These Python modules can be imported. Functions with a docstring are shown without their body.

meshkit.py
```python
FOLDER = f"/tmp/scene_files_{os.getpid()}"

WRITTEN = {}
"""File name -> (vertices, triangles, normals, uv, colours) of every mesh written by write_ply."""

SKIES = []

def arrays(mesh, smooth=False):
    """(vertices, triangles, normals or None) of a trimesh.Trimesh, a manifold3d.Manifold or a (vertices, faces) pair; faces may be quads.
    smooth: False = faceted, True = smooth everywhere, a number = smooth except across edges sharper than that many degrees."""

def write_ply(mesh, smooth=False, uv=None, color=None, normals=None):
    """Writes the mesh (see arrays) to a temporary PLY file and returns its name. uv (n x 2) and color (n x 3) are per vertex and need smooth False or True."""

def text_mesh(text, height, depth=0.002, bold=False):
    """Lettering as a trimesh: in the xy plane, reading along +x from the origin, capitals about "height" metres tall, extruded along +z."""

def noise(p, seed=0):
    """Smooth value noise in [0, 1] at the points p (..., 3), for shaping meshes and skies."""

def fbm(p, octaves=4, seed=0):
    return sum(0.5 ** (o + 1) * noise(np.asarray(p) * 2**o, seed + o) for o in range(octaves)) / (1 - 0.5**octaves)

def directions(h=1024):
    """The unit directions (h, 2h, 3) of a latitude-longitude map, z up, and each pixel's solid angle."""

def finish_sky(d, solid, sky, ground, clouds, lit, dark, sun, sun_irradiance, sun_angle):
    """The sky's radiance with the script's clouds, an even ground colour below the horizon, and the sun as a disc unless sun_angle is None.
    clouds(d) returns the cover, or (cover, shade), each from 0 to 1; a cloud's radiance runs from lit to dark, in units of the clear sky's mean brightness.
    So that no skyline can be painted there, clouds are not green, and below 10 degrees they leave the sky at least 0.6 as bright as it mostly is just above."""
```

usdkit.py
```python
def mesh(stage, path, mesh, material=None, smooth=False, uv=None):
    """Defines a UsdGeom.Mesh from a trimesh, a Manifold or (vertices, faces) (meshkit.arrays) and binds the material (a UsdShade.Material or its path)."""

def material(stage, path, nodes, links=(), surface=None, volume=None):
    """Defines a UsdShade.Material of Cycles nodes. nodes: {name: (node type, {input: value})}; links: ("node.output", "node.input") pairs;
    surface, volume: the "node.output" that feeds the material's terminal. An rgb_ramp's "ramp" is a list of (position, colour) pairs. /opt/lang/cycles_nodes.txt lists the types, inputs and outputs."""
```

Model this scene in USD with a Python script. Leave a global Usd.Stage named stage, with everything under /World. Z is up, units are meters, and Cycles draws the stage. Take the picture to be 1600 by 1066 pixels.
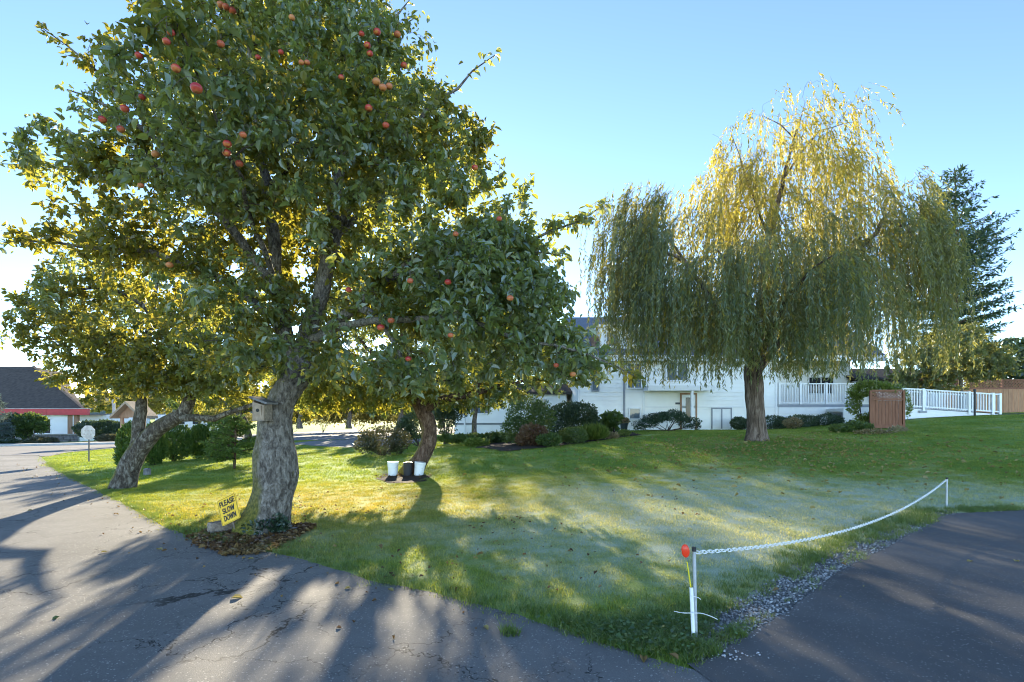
import math, numpy as np, trimesh, usdkit, meshkit
from pxr import Usd, UsdGeom, UsdLux, UsdShade, Sdf, Gf, Vt
from scipy.interpolate import RBFInterpolator, RegularGridInterpolator
from scipy.spatial import cKDTree
from shapely.geometry import Polygon, box as sbox, LineString
from shapely import contains_xy
from shapely.ops import unary_union

stage = Usd.Stage.CreateInMemory()
UsdGeom.SetStageUpAxis(stage, 'Z')
UsdGeom.Xform.Define(stage, '/World'); UsdGeom.Scope.Define(stage, '/World/Looks')
# ------------------------------------------------------------------ camera, sky, sun, exposure
EYE = 1.6; FPX = 800.0; HORIZ = 650.0
cam = UsdGeom.Camera.Define(stage, '/World/camera')
cam.AddTranslateOp().Set(Gf.Vec3d(0, 0, EYE)); cam.AddRotateXOp().Set(90.0)
cam.CreateFocalLengthAttr(18.0); cam.CreateHorizontalApertureAttr(36.0); cam.CreateVerticalApertureAttr(36.0 * 682 / 1024)
cam.CreateVerticalApertureOffsetAttr((HORIZ - 533.0) / 1600 * 36.0)
cam.CreateClippingRangeAttr(Gf.Vec2f(0.05, 5000))
cam.CreateExposureAttr(2.5)
SUN_AZ, SUN_EL = math.radians(-10.0), math.radians(16.5)
SD = np.array([math.sin(SUN_AZ) * math.cos(SUN_EL), math.cos(SUN_AZ) * math.cos(SUN_EL), math.sin(SUN_EL)])
SKY_STRENGTH, SUN_INT = 0.076, 0.78
usdkit.material(stage, '/World/Looks/sky_air', {
    'sky': ('sky_texture', {'sky_type': 'single_scattering', 'sun_disc': False, 'sun_elevation': SUN_EL, 'sun_rotation': SUN_AZ,
                            'altitude': 60.0, 'air_density': 0.72, 'aerosol_density': 0.02, 'ozone_density': 2.1}),
    'bg': ('background_shader', {'strength': SKY_STRENGTH})}, [('sky.color', 'bg.color')], surface='bg.background')
dome = UsdLux.DomeLight.Define(stage, '/World/sky')
UsdShade.MaterialBindingAPI.Apply(dome.GetPrim()).Bind(UsdShade.Material.Get(stage, '/World/Looks/sky_air'))
sun = UsdLux.DistantLight.Define(stage, '/World/sun')
sun.CreateIntensityAttr(SUN_INT); sun.CreateNormalizeAttr(True); sun.CreateAngleAttr(0.7); sun.CreateColorAttr(Gf.Vec3f(1.0, 0.87, 0.64))
_x = np.cross([0, 0, 1], SD); _x /= np.linalg.norm(_x); _y = np.cross(SD, _x)
sun.AddTransformOp().Set(Gf.Matrix4d(*[*_x, 0, *_y, 0, *SD, 0, 0, 0, 0, 1]))

# ------------------------------------------------------------------ helpers
RNG = np.random.default_rng(7)
def at(px, py, d):
    return np.array([(px - 800.0) / FPX * d, d, EYE - (py - HORIZ) / FPX * d])
COUNT = {}
def numbered(parent, name):
    k = COUNT.get((parent, name), 0); COUNT[(parent, name)] = k + 1
    return f'{parent}/{name}' if k == 0 else f'{parent}/{name}_{k:03d}'
def setdata(prim, label=None, cat=None, group=None, kind=None):
    for k, v in (('label', label), ('category', cat), ('group', group), ('kind', kind)):
        if v: prim.SetCustomDataByKey(k, v)
class Thing:
    def __init__(s, name, label=None, cat=None, base=(0, 0, 0), rotz=0.0, group=None, kind=None):
        s.path = numbered('/World', name); s.base = np.asarray(base, float)
        x = UsdGeom.Xform.Define(stage, s.path); x.AddTranslateOp().Set(Gf.Vec3d(*map(float, s.base)))
        if rotz: x.AddRotateZOp().Set(float(rotz))
        s.prim = x.GetPrim(); setdata(s.prim, label, cat, group, kind)
class Part: pass
def part(parent, name, mesh, mat, world=True, smooth=False, rnd=None, label=None, kind=None):
    """a mesh prim under a thing or a part (world: points are given in world coordinates and the thing is not turned)"""
    v, f = meshkit_vf(mesh)
    if world: v = v - parent.base
    p = Part(); p.path = numbered(parent.path, name); p.base = parent.base
    m = usdkit.mesh(stage, p.path, (v, f), mat, smooth=smooth)
    if rnd is not None:
        UsdGeom.PrimvarsAPI(m).CreatePrimvar('rnd', Sdf.ValueTypeNames.FloatArray, 'vertex').Set(Vt.FloatArray.FromNumpy(np.asarray(rnd, np.float32)))
    m.CreateDoubleSidedAttr(True)
    p.prim = m.GetPrim(); setdata(p.prim, label=label, kind=kind)
    return p
def single(name, mesh, mat, label=None, cat=None, group=None, kind=None, smooth=False, rnd=None):
    class R: path = '/World'; base = np.zeros(3)
    p = part(R, name, mesh, mat, smooth=smooth, rnd=rnd); setdata(p.prim, label, cat, group, kind)
    return p
def dup(src, loc, rotz=0.0, scale=None, label=None, cat=None, group=None):
    path = numbered('/World', src.path.rsplit('/', 1)[1])
    x = UsdGeom.Xform.Define(stage, path); x.AddTranslateOp().Set(Gf.Vec3d(*map(float, loc))); x.AddRotateZOp().Set(float(rotz))
    if scale is not None: x.AddScaleOp().Set(Gf.Vec3f(*map(float, scale)))
    x.GetPrim().GetReferences().AddInternalReference(src.path); x.GetPrim().SetInstanceable(True)
    x.SetXformOpOrder([o for o in x.GetOrderedXformOps()])
    setdata(x.GetPrim(), label, cat, group)
def meshkit_vf(m):
    if isinstance(m, (tuple, list)): 
        v, f = np.asarray(m[0], float), np.asarray(m[1], int)
        if f.ndim == 2 and f.shape[1] == 4: f = np.vstack([f[:, [0, 1, 2]], f[:, [0, 2, 3]]])
        return v, f
    return np.asarray(m.vertices, float), np.asarray(m.faces, int)
def join(*ms):
    vs, fs, n = [], [], 0
    for m in ms:
        v, f = meshkit_vf(m); vs.append(v); fs.append(f + n); n += len(v)
    return np.vstack(vs), np.vstack(fs)
_BF = np.array([[0, 2, 3, 1], [4, 5, 7, 6], [0, 1, 5, 4], [2, 6, 7, 3], [0, 4, 6, 2], [1, 3, 7, 5]])
def bx(x0, x1, y0, y1, z0, z1):
    v = np.array([[x, y, z] for z in (z0, z1) for y in (y0, y1) for x in (x0, x1)], float)
    f = np.array([[0, 2, 3, 1], [4, 5, 7, 6], [0, 1, 5, 4], [2, 6, 7, 3], [0, 4, 6, 2], [1, 3, 7, 5]])
    return meshkit_vf((v, f))
def bev(sx, sy, sz, r=0.004, c=(0, 0, 0)):
    """a box with chamfered edges, centred on c"""
    h = np.array([sx, sy, sz]) / 2; r = min(r, h.min() * .45); P = []
    for s in np.ndindex(2, 2, 2):
        q = np.array(s) * 2 - 1
        for k in range(3):
            w = h - r; w[k] = h[k]; P.append(q * w)
    m = trimesh.convex.convex_hull(np.array(P)); return np.asarray(m.vertices) + np.asarray(c, float), np.asarray(m.faces)
def xf(m, R=None, t=(0, 0, 0)):
    v, f = meshkit_vf(m); v = v if R is None else v @ np.asarray(R).T
    return v + np.asarray(t, float), f
def rot(axis, deg):
    return trimesh.transformations.rotation_matrix(math.radians(deg), axis)[:3, :3]
def tube(P, R, sides=6, cap=True):
    P = np.asarray(P, float); R = np.broadcast_to(np.asarray(R, float), (len(P),))
    t = np.gradient(P, axis=0); t /= np.linalg.norm(t, axis=1, keepdims=True) + 1e-12
    ref = np.array([0.0, 0, 1]) if abs(t[:, 2]).mean() < .8 else np.array([1.0, 0, 0])
    a = np.cross(t, ref); a /= np.linalg.norm(a, axis=1, keepdims=True) + 1e-12
    b = np.cross(t, a); g = np.arange(sides) * 2 * np.pi / sides
    v = (P[:, None] + R[:, None, None] * (np.cos(g)[None, :, None] * a[:, None] + np.sin(g)[None, :, None] * b[:, None])).reshape(-1, 3)
    n = len(P); i, j = np.meshgrid(np.arange(n - 1), np.arange(sides), indexing='ij'); j2 = (j + 1) % sides
    q = np.stack([i * sides + j, i * sides + j2, (i + 1) * sides + j2, (i + 1) * sides + j], -1).reshape(-1, 4)
    f = np.vstack([q[:, [0, 2, 1]], q[:, [0, 3, 2]]])
    if cap:
        v = np.vstack([v, P[0], P[-1]]); k = np.arange(sides); k2 = (k + 1) % sides
        f = np.vstack([f, np.stack([np.full(sides, n * sides), k, k2], 1), np.stack([np.full(sides, n * sides + 1), (n - 1) * sides + k2, (n - 1) * sides + k], 1)])
    return v, f
def spline(P, n):
    P = np.asarray(P, float); t = np.r_[0, np.cumsum(np.linalg.norm(np.diff(P[:, :3], axis=0), axis=1))]
    from scipy.interpolate import PchipInterpolator
    return PchipInterpolator(t, P)(np.linspace(0, t[-1], n))
def lathe(prof, sides=24, c=(0, 0, 0)):
    prof = np.asarray(prof, float); g = np.arange(sides) * 2 * np.pi / sides
    v = np.stack([prof[:, None, 0] * np.cos(g), prof[:, None, 0] * np.sin(g), np.broadcast_to(prof[:, None, 1], (len(prof), sides))], -1).reshape(-1, 3)
    i, j = np.meshgrid(np.arange(len(prof) - 1), np.arange(sides), indexing='ij'); j2 = (j + 1) % sides
    q = np.stack([i * sides + j, i * sides + j2, (i + 1) * sides + j2, (i + 1) * sides + j], -1).reshape(-1, 4)
    return v + np.asarray(c, float), np.vstack([q[:, :3], q[:, [0, 2, 3]]])
def unit(a): return a / (np.linalg.norm(a, axis=-1, keepdims=True) + 1e-12)

# ------------------------------------------------------------------ materials
L = '/World/Looks/'
def mat_noise(name, stops, scale=5.0, rough=.8, bump=.0, bscale=None, detail=6.0, spec=.3, stretch=(1, 1, 1), metal=0., dist=.02):
    bscale = bscale or scale * 3
    n = {'g': ('geometry', {}), 'm': ('mapping', {'scale': stretch}), 'n': ('noise_texture', {'scale': scale, 'detail': detail, 'roughness': .6}),
         'r': ('rgb_ramp', {'ramp': stops}), 'p': ('principled_bsdf', {'roughness': rough, 'specular_ior_level': spec, 'metallic': metal})}
    l = [('g.position', 'm.vector'), ('m.vector', 'n.vector'), ('n.fac', 'r.fac'), ('r.color', 'p.base_color')]
    if bump:
        n['bn'] = ('noise_texture', {'scale': bscale, 'detail': 5.0, 'roughness': .65}); n['b'] = ('bump', {'strength': bump, 'distance': dist})
        l += [('m.vector', 'bn.vector'), ('bn.fac', 'b.height'), ('b.normal', 'p.normal')]
    return usdkit.material(stage, L + name, n, l, surface='p.BSDF')
def plain(name, c, rough=.5, spec=.4, metal=0., var=.12, scale=6.0):
    c = np.array(c, float)
    return mat_noise(name, [(.3, c * (1 - var)), (.7, np.minimum(c * (1 + var), .9))], scale, rough, spec=spec, metal=metal)
def leaf_mat(name, stops, tint, trans=.45, gloss=.07, rough=.38, patch=None, pscale=.6, amount=.5):
    """leaf colour from a per-leaf number, mixed by clumps; light passes through in the tint"""
    n = {'a': ('attribute', {'attribute': 'rnd'}), 'r': ('rgb_ramp', {'ramp': stops}), 'g': ('geometry', {}),
         'n': ('noise_texture', {'scale': pscale, 'detail': 3.0}), 'mr': ('map_range', {'from_min': .5, 'from_max': .66, 'to_min': 0., 'to_max': amount, 'clamp': True}),
         'mx': ('mix', {'mix_type': 'mix', 'color2': patch or stops[-1][1]}), 'd': ('diffuse_bsdf', {}), 't': ('translucent_bsdf', {}),
         'tc': ('mix', {'mix_type': 'mix', 'fac': .72, 'color2': tint}), 'm1': ('mix_closure', {'fac': trans}),
         'gl': ('glossy_bsdf', {'roughness': rough, 'color': (.9, .95, 1.0)}), 'm2': ('mix_closure', {'fac': gloss})}
    l = [('a.fac', 'r.fac'), ('g.position', 'n.vector'), ('n.fac', 'mr.value'), ('mr.result', 'mx.fac'), ('r.color', 'mx.color1'), ('mx.color', 'd.color'),
         ('mx.color', 'tc.color1'), ('tc.color', 't.color'), ('d.BSDF', 'm1.closure1'), ('t.BSDF', 'm1.closure2'), ('m1.closure', 'm2.closure1'), ('gl.BSDF', 'm2.closure2')]
    return usdkit.material(stage, L + name, n, l, surface='m2.closure')

M = {}
M['apple_leaf'] = leaf_mat('apple_leaf', [(0, (.068, .125, .045)), (.5, (.11, .185, .062)), (.85, (.16, .235, .065)), (.95, (.25, .26, .05)), (1, (.36, .28, .06))], (.62, .60, .06), .48, .14, patch=(.12, .17, .04))
M['apple_leaf_backlit'] = leaf_mat('apple_leaf_backlit', [(0, (.05, .10, .03)), (.5, (.10, .16, .035)), (.8, (.2, .22, .035)), (1, (.36, .28, .05))], (.55, .46, .04), .5, .06, patch=(.17, .17, .03))  # yellow of backlit leaves put into the base colour
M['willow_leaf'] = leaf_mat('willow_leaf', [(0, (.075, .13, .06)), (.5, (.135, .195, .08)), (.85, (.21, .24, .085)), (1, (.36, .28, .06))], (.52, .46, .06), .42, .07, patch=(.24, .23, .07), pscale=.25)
M['willow_sunlit_gold'] = leaf_mat('willow_sunlit_gold', [(0, (.19, .22, .045)), (.5, (.38, .33, .05)), (1, (.55, .43, .08))], (.70, .56, .06), .5, .05, pscale=.5)  # autumn yellow plus sunlit gold put into the leaf colour
M['conifer_needle'] = leaf_mat('conifer_needle', [(0, (0.022, 0.060, 0.038)), (.6, (0.045, 0.098, 0.053)), (1, (0.090, 0.150, 0.068))], (.10, .14, .03), .15, .05)
M['cedar_foliage'] = leaf_mat('cedar_foliage', [(0, (.042, .10, .026)), (.6, (.10, .19, .04)), (1, (.18, .27, .055))], (.22, .28, .03), .25, .04)
M['shrub_dark'] = leaf_mat('shrub_dark', [(0, (0.024, 0.056, 0.029)), (.6, (0.048, 0.096, 0.045)), (1, (0.112, 0.160, 0.064))], (.16, .20, .03), .25, .08)
M['shrub_brown'] = leaf_mat('shrub_brown', [(0, (0.045, 0.060, 0.038)), (.6, (0.090, 0.105, 0.053)), (1, (0.180, 0.135, 0.075))], (.2, .18, .04), .25, .06)
M['shrub_mid'] = leaf_mat('shrub_mid', [(0, (0.042, 0.098, 0.031)), (.6, (0.084, 0.168, 0.042)), (1, (0.182, 0.238, 0.056))], (.3, .34, .04), .35, .06)
M['shrub_lime'] = leaf_mat('shrub_lime', [(0, (.10, .17, .03)), (.6, (.19, .27, .05)), (1, (.3, .34, .08))], (.4, .45, .06), .35, .05)
M['shrub_red'] = leaf_mat('shrub_red', [(0, (.09, .05, .03)), (.5, (.2, .09, .06)), (.8, (.16, .13, .05)), (1, (.3, .2, .1))], (.45, .2, .08), .35, .05)
M['shrub_orange'] = leaf_mat('shrub_orange', [(0, (.08, .11, .04)), (.4, (.28, .2, .1)), (.7, (.45, .3, .16)), (1, (.5, .45, .3))], (.5, .35, .1), .3, .05)
M['spruce_blue'] = leaf_mat('spruce_blue', [(0, (.06, .10, .09)), (.6, (.11, .16, .15)), (1, (.2, .26, .24))], (.2, .24, .14), .2, .05)
M['far_leaf'] = leaf_mat('far_leaf', [(0, (.09, .13, .04)), (.6, (.19, .21, .05)), (1, (.34, .28, .07))], (.4, .34, .08), .4, .03, pscale=.15)
M['ivy'] = leaf_mat('ivy_leaf', [(0, (0.017, 0.042, 0.020)), (.6, (0.031, 0.070, 0.031)), (1, (0.070, 0.126, 0.049))], (.1, .14, .02), .2, .10)
M['dead_leaf'] = leaf_mat('dead_leaf', [(0, (.07, .035, .02)), (.4, (.14, .07, .035)), (.7, (.25, .14, .06)), (1, (.42, .3, .12))], (.4, .25, .08), .25, .04)
M['gold_litter'] = leaf_mat('gold_litter', [(0, (.2, .16, .04)), (.6, (.42, .32, .08)), (1, (.5, .42, .18))], (.4, .3, .08), .25, .04)

# bark with flakes, moss low on the side away from the sun
def bark_mat(name, cols, moss=0.0, scale=9.0, mossdir=(-1, 0, 0), stretch=(1, 1, .35)):
    n = {'g': ('geometry', {}), 'm': ('mapping', {'scale': stretch}), 'v': ('voronoi_texture', {'scale': scale * 2.2, 'feature': 'f1', 'randomness': 1.0}),
         'n': ('noise_texture', {'scale': scale, 'detail': 8.0, 'roughness': .7, 'distortion': .6}), 'n2': ('noise_texture', {'scale': 2.2, 'detail': 3.0}),
         'r': ('rgb_ramp', {'ramp': cols}), 'h': ('math', {'math_type': 'multiply_add', 'value2': -.7}), 'b': ('bump', {'strength': 1.0, 'distance': .03}),
         'p': ('principled_bsdf', {'roughness': .9, 'specular_ior_level': .2})}
    l = [('g.position', 'm.vector'), ('m.vector', 'v.vector'), ('m.vector', 'n.vector'), ('g.position', 'n2.vector'), ('n.fac', 'r.fac'), ('v.distance', 'h.value1'), ('n.fac', 'h.value3'), ('h.value', 'b.height'), ('b.normal', 'p.normal')]
    last = 'r.color'
    if moss:
        n.update({'dot': ('vector_math', {'math_type': 'dot_product', 'vector2': mossdir}), 'ma': ('math', {'math_type': 'multiply_add', 'value2': .55}), 'mr': ('map_range', {'from_min': .78 - moss * .3, 'from_max': .95 - moss * .3, 'clamp': True}),
                  'sx': ('separate_xyz', {}), 'zr': ('map_range', {'from_min': .2, 'from_max': 1.5, 'to_min': 1., 'to_max': .15, 'clamp': True}), 'mm': ('math', {'math_type': 'multiply'}),
                  'mn': ('noise_texture', {'scale': 22., 'detail': 4.}), 'mc': ('rgb_ramp', {'ramp': [(.35, (.07, .075, .012)), (.65, (.2, .17, .03))]}), 'mix': ('mix', {})})
        l += [('g.normal', 'dot.vector1'), ('dot.value', 'ma.value1'), ('n2.fac', 'ma.value3'), ('ma.value', 'mr.value'), ('g.position', 'sx.vector'), ('sx.z', 'zr.value'), ('mr.result', 'mm.value1'), ('zr.result', 'mm.value2'),
              ('g.position', 'mn.vector'), ('mn.fac', 'mc.fac'), ('mm.value', 'mix.fac'), ('r.color', 'mix.color1'), ('mc.color', 'mix.color2')]
        last = 'mix.color'
    l.append((last, 'p.base_color'))
    return usdkit.material(stage, L + name, n, l, surface='p.BSDF')
M['bark_gray'] = bark_mat('bark_gray', [(.36, (.05, .041, .034)), (.5, (.15, .128, .107)), (.64, (.29, .255, .22))], 1.0, 20.0, stretch=(1, 1, .5))
M['bark_lichen'] = bark_mat('bark_lichen', [(.36, (.025, .02, .016)), (.5, (.085, .07, .055)), (.64, (.24, .22, .19))], .8, 15.0, (-.6, .2, .7), (1, 1, .5))
M['bark_brown'] = bark_mat('bark_brown', [(.36, (.03, .018, .012)), (.52, (.11, .068, .048)), (.66, (.2, .14, .11))], .5, 15.0, (-.8, 0, .2), (1, 1, .45))
M['bark_willow'] = bark_mat('bark_willow', [(.36, (.04, .028, .02)), (.52, (.14, .10, .075)), (.66, (.26, .2, .16))], 0, 11.0, stretch=(1, 1, .16))
M['twig'] = plain('twig_bark', (.075, .058, .045), .85, .2)
M['twig_yellow'] = plain('twig_yellow', (.11, .10, .04), .7, .2)

def asphalt_mat(name, a, b, speck, cracks, warm=(1, 1, 1)):
    n = {'g': ('geometry', {}), 'n': ('noise_texture', {'scale': .7, 'detail': 5., 'roughness': .6}), 'f': ('noise_texture', {'scale': 190., 'detail': 3., 'roughness': .7}),
         'mixn': ('math', {'math_type': 'multiply_add', 'value2': .55}), 'ad': ('math', {'math_type': 'multiply', 'value2': .5}), 'r': ('rgb_ramp', {'ramp': [(.38, a), (.66, b)]}),
         'v': ('voronoi_texture', {'scale': 120., 'feature': 'f1'}), 'vs': ('separate_color', {}), 'sp': ('map_range', {'from_min': .955, 'from_max': .99, 'clamp': True}), 'mx': ('mix', {'color2': speck}),
         'b': ('bump', {'strength': .55, 'distance': .006}), 'p': ('principled_bsdf', {'roughness': .85, 'specular_ior_level': .3})}
    l = [('g.position', 'n.vector'), ('g.position', 'f.vector'), ('g.position', 'v.vector'), ('n.fac', 'ad.value1'), ('f.fac', 'mixn.value1'), ('ad.value', 'mixn.value3'), ('mixn.value', 'r.fac'),
         ('v.color', 'vs.color'), ('vs.r', 'sp.value'), ('sp.result', 'mx.fac'), ('r.color', 'mx.color1'), ('f.fac', 'b.height'), ('b.normal', 'p.normal')]
    last = 'mx.color'
    if cracks:
        n.update({'dn': ('noise_texture', {'scale': 1.6, 'detail': 5., 'roughness': .65}), 'dv': ('vector_math', {'math_type': 'multiply', 'vector2': (1.1, 1.1, 0.)}), 'da': ('vector_math', {'math_type': 'add'}),
                  'cv': ('voronoi_texture', {'feature': 'distance_to_edge', 'scale': .95}), 'cv2': ('voronoi_texture', {'feature': 'distance_to_edge', 'scale': 3.4}),
                  'cr': ('map_range', {'from_min': .003, 'from_max': .008, 'to_min': 1., 'to_max': 0., 'clamp': True}), 'cr2': ('map_range', {'from_min': .004, 'from_max': .011, 'to_min': 1., 'to_max': 0., 'clamp': True}),
                  'k': ('noise_texture', {'scale': .55, 'detail': 2.}), 'kr': ('map_range', {'from_min': .38, 'from_max': .50, 'clamp': True}), 'k2': ('map_range', {'from_min': .46, 'from_max': .60, 'clamp': True}),
                  'x1': ('math', {'math_type': 'multiply'}), 'x2': ('math', {'math_type': 'multiply'}), 'xm': ('math', {'math_type': 'maximum'}), 'cm': ('mix', {'color2': (.022, .021, .018)}), 'xs': ('math', {'math_type': 'multiply', 'value2': .9})})
        l += [('g.position', 'dn.vector'), ('dn.color', 'dv.vector1'), ('dv.vector', 'da.vector1'), ('g.position', 'da.vector2'), ('da.vector', 'cv.vector'), ('da.vector', 'cv2.vector'), ('cv.distance', 'cr.value'), ('cv2.distance', 'cr2.value'),
              ('g.position', 'k.vector'), ('k.fac', 'kr.value'), ('k.fac', 'k2.value'), ('cr.result', 'x1.value1'), ('kr.result', 'x1.value2'), ('cr2.result', 'x2.value1'), ('k2.result', 'x2.value2'),
              ('x1.value', 'xm.value1'), ('x2.value', 'xm.value2'), ('xm.value', 'xs.value1'), ('xs.value', 'cm.fac'), ('mx.color', 'cm.color1')]
        last = 'cm.color'
    l.append((last, 'p.base_color'))
    return usdkit.material(stage, L + name, n, l, surface='p.BSDF')
M['asphalt_old'] = asphalt_mat('asphalt_old', (.125, .12, .112), (.26, .25, .235), (.45, .43, .39), True)
M['asphalt_new'] = asphalt_mat('asphalt_new', (.078, .074, .071), (.165, .158, .15), (.3, .28, .25), False)
M['asphalt_road'] = asphalt_mat('asphalt_road', (.15, .145, .14), (.23, .22, .215), (.3, .3, .3), False)

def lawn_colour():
    """node graph for the lawn's colour by place: greener by the willow and along the verge, bleached in the open, dry yellow with sun gold painted in by the trunk"""
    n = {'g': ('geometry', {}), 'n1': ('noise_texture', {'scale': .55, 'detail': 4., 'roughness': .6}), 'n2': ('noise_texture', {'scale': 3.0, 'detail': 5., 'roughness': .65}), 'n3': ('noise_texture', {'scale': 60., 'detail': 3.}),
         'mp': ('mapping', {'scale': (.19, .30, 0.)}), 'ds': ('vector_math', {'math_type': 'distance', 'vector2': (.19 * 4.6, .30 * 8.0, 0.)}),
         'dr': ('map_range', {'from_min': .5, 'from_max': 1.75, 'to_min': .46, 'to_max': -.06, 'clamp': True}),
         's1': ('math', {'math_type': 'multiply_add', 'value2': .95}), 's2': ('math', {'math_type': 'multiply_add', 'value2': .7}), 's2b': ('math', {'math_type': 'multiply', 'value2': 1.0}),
         'mq': ('mapping', {'scale': (.20, .22, 0.)}), 'dq': ('vector_math', {'math_type': 'distance', 'vector2': (.20 * -3.6, .22 * 9.5, 0.)}), 'dqr': ('map_range', {'from_min': .2, 'from_max': 1.0, 'to_min': .75, 'to_max': 0., 'clamp': True}), 'nq': ('math', {'math_type': 'multiply'}), 'sunlit_straw': ('rgb_ramp', {'ramp': [(.35, (.27, .30, .05)), (.55, (.45, .39, .10)), (.75, (.58, .47, .18))]}), 'sx': ('mix', {}),  # dry patch by the trunk, sunlit gold put into its colour
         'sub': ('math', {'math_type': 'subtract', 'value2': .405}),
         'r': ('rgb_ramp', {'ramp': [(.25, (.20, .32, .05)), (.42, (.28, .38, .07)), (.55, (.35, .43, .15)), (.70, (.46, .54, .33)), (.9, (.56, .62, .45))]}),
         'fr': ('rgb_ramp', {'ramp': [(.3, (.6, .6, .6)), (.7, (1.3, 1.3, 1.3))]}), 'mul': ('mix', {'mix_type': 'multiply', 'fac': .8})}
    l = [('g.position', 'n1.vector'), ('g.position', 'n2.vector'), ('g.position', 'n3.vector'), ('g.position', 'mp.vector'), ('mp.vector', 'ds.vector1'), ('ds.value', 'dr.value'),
         ('n1.fac', 's1.value1'), ('dr.result', 's1.value3'), ('n2.fac', 's2.value1'), ('s1.value', 's2.value3'), ('s2.value', 'sub.value1'), ('sub.value', 'r.fac'), ('n3.fac', 'fr.fac'), ('g.position', 'mq.vector'), ('mq.vector', 'dq.vector1'), ('dq.value', 'dqr.value'), ('n2.fac', 'sunlit_straw.fac'), ('dqr.result', 'sx.fac'), ('r.color', 'sx.color1'), ('sunlit_straw.color', 'sx.color2'), ('sx.color', 'mul.color1'), ('fr.color', 'mul.color2')]
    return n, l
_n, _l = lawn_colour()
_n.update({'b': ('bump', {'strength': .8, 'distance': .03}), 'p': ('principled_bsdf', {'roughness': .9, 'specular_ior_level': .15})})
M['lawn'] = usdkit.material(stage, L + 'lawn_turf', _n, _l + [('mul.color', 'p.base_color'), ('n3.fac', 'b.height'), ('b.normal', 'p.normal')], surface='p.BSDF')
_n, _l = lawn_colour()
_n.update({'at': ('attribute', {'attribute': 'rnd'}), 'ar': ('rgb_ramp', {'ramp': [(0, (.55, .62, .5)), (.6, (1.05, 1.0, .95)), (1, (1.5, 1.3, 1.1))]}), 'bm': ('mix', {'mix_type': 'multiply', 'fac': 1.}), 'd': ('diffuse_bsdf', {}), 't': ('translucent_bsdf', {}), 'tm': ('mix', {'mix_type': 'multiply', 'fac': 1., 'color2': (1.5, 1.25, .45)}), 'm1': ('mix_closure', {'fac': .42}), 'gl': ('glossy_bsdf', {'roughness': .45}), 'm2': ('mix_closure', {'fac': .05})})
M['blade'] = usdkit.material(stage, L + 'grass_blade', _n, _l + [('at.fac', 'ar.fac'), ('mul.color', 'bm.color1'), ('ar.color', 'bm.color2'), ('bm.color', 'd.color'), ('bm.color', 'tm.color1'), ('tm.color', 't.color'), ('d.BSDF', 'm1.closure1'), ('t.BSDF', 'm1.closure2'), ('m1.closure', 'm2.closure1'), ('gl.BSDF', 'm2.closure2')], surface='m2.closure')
M['blade_long'] = leaf_mat('grass_long', [(0, (.065, .14, .022)), (.6, (.12, .22, .035)), (1, (.26, .30, .08))], (.3, .38, .04), .35, .06)

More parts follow.
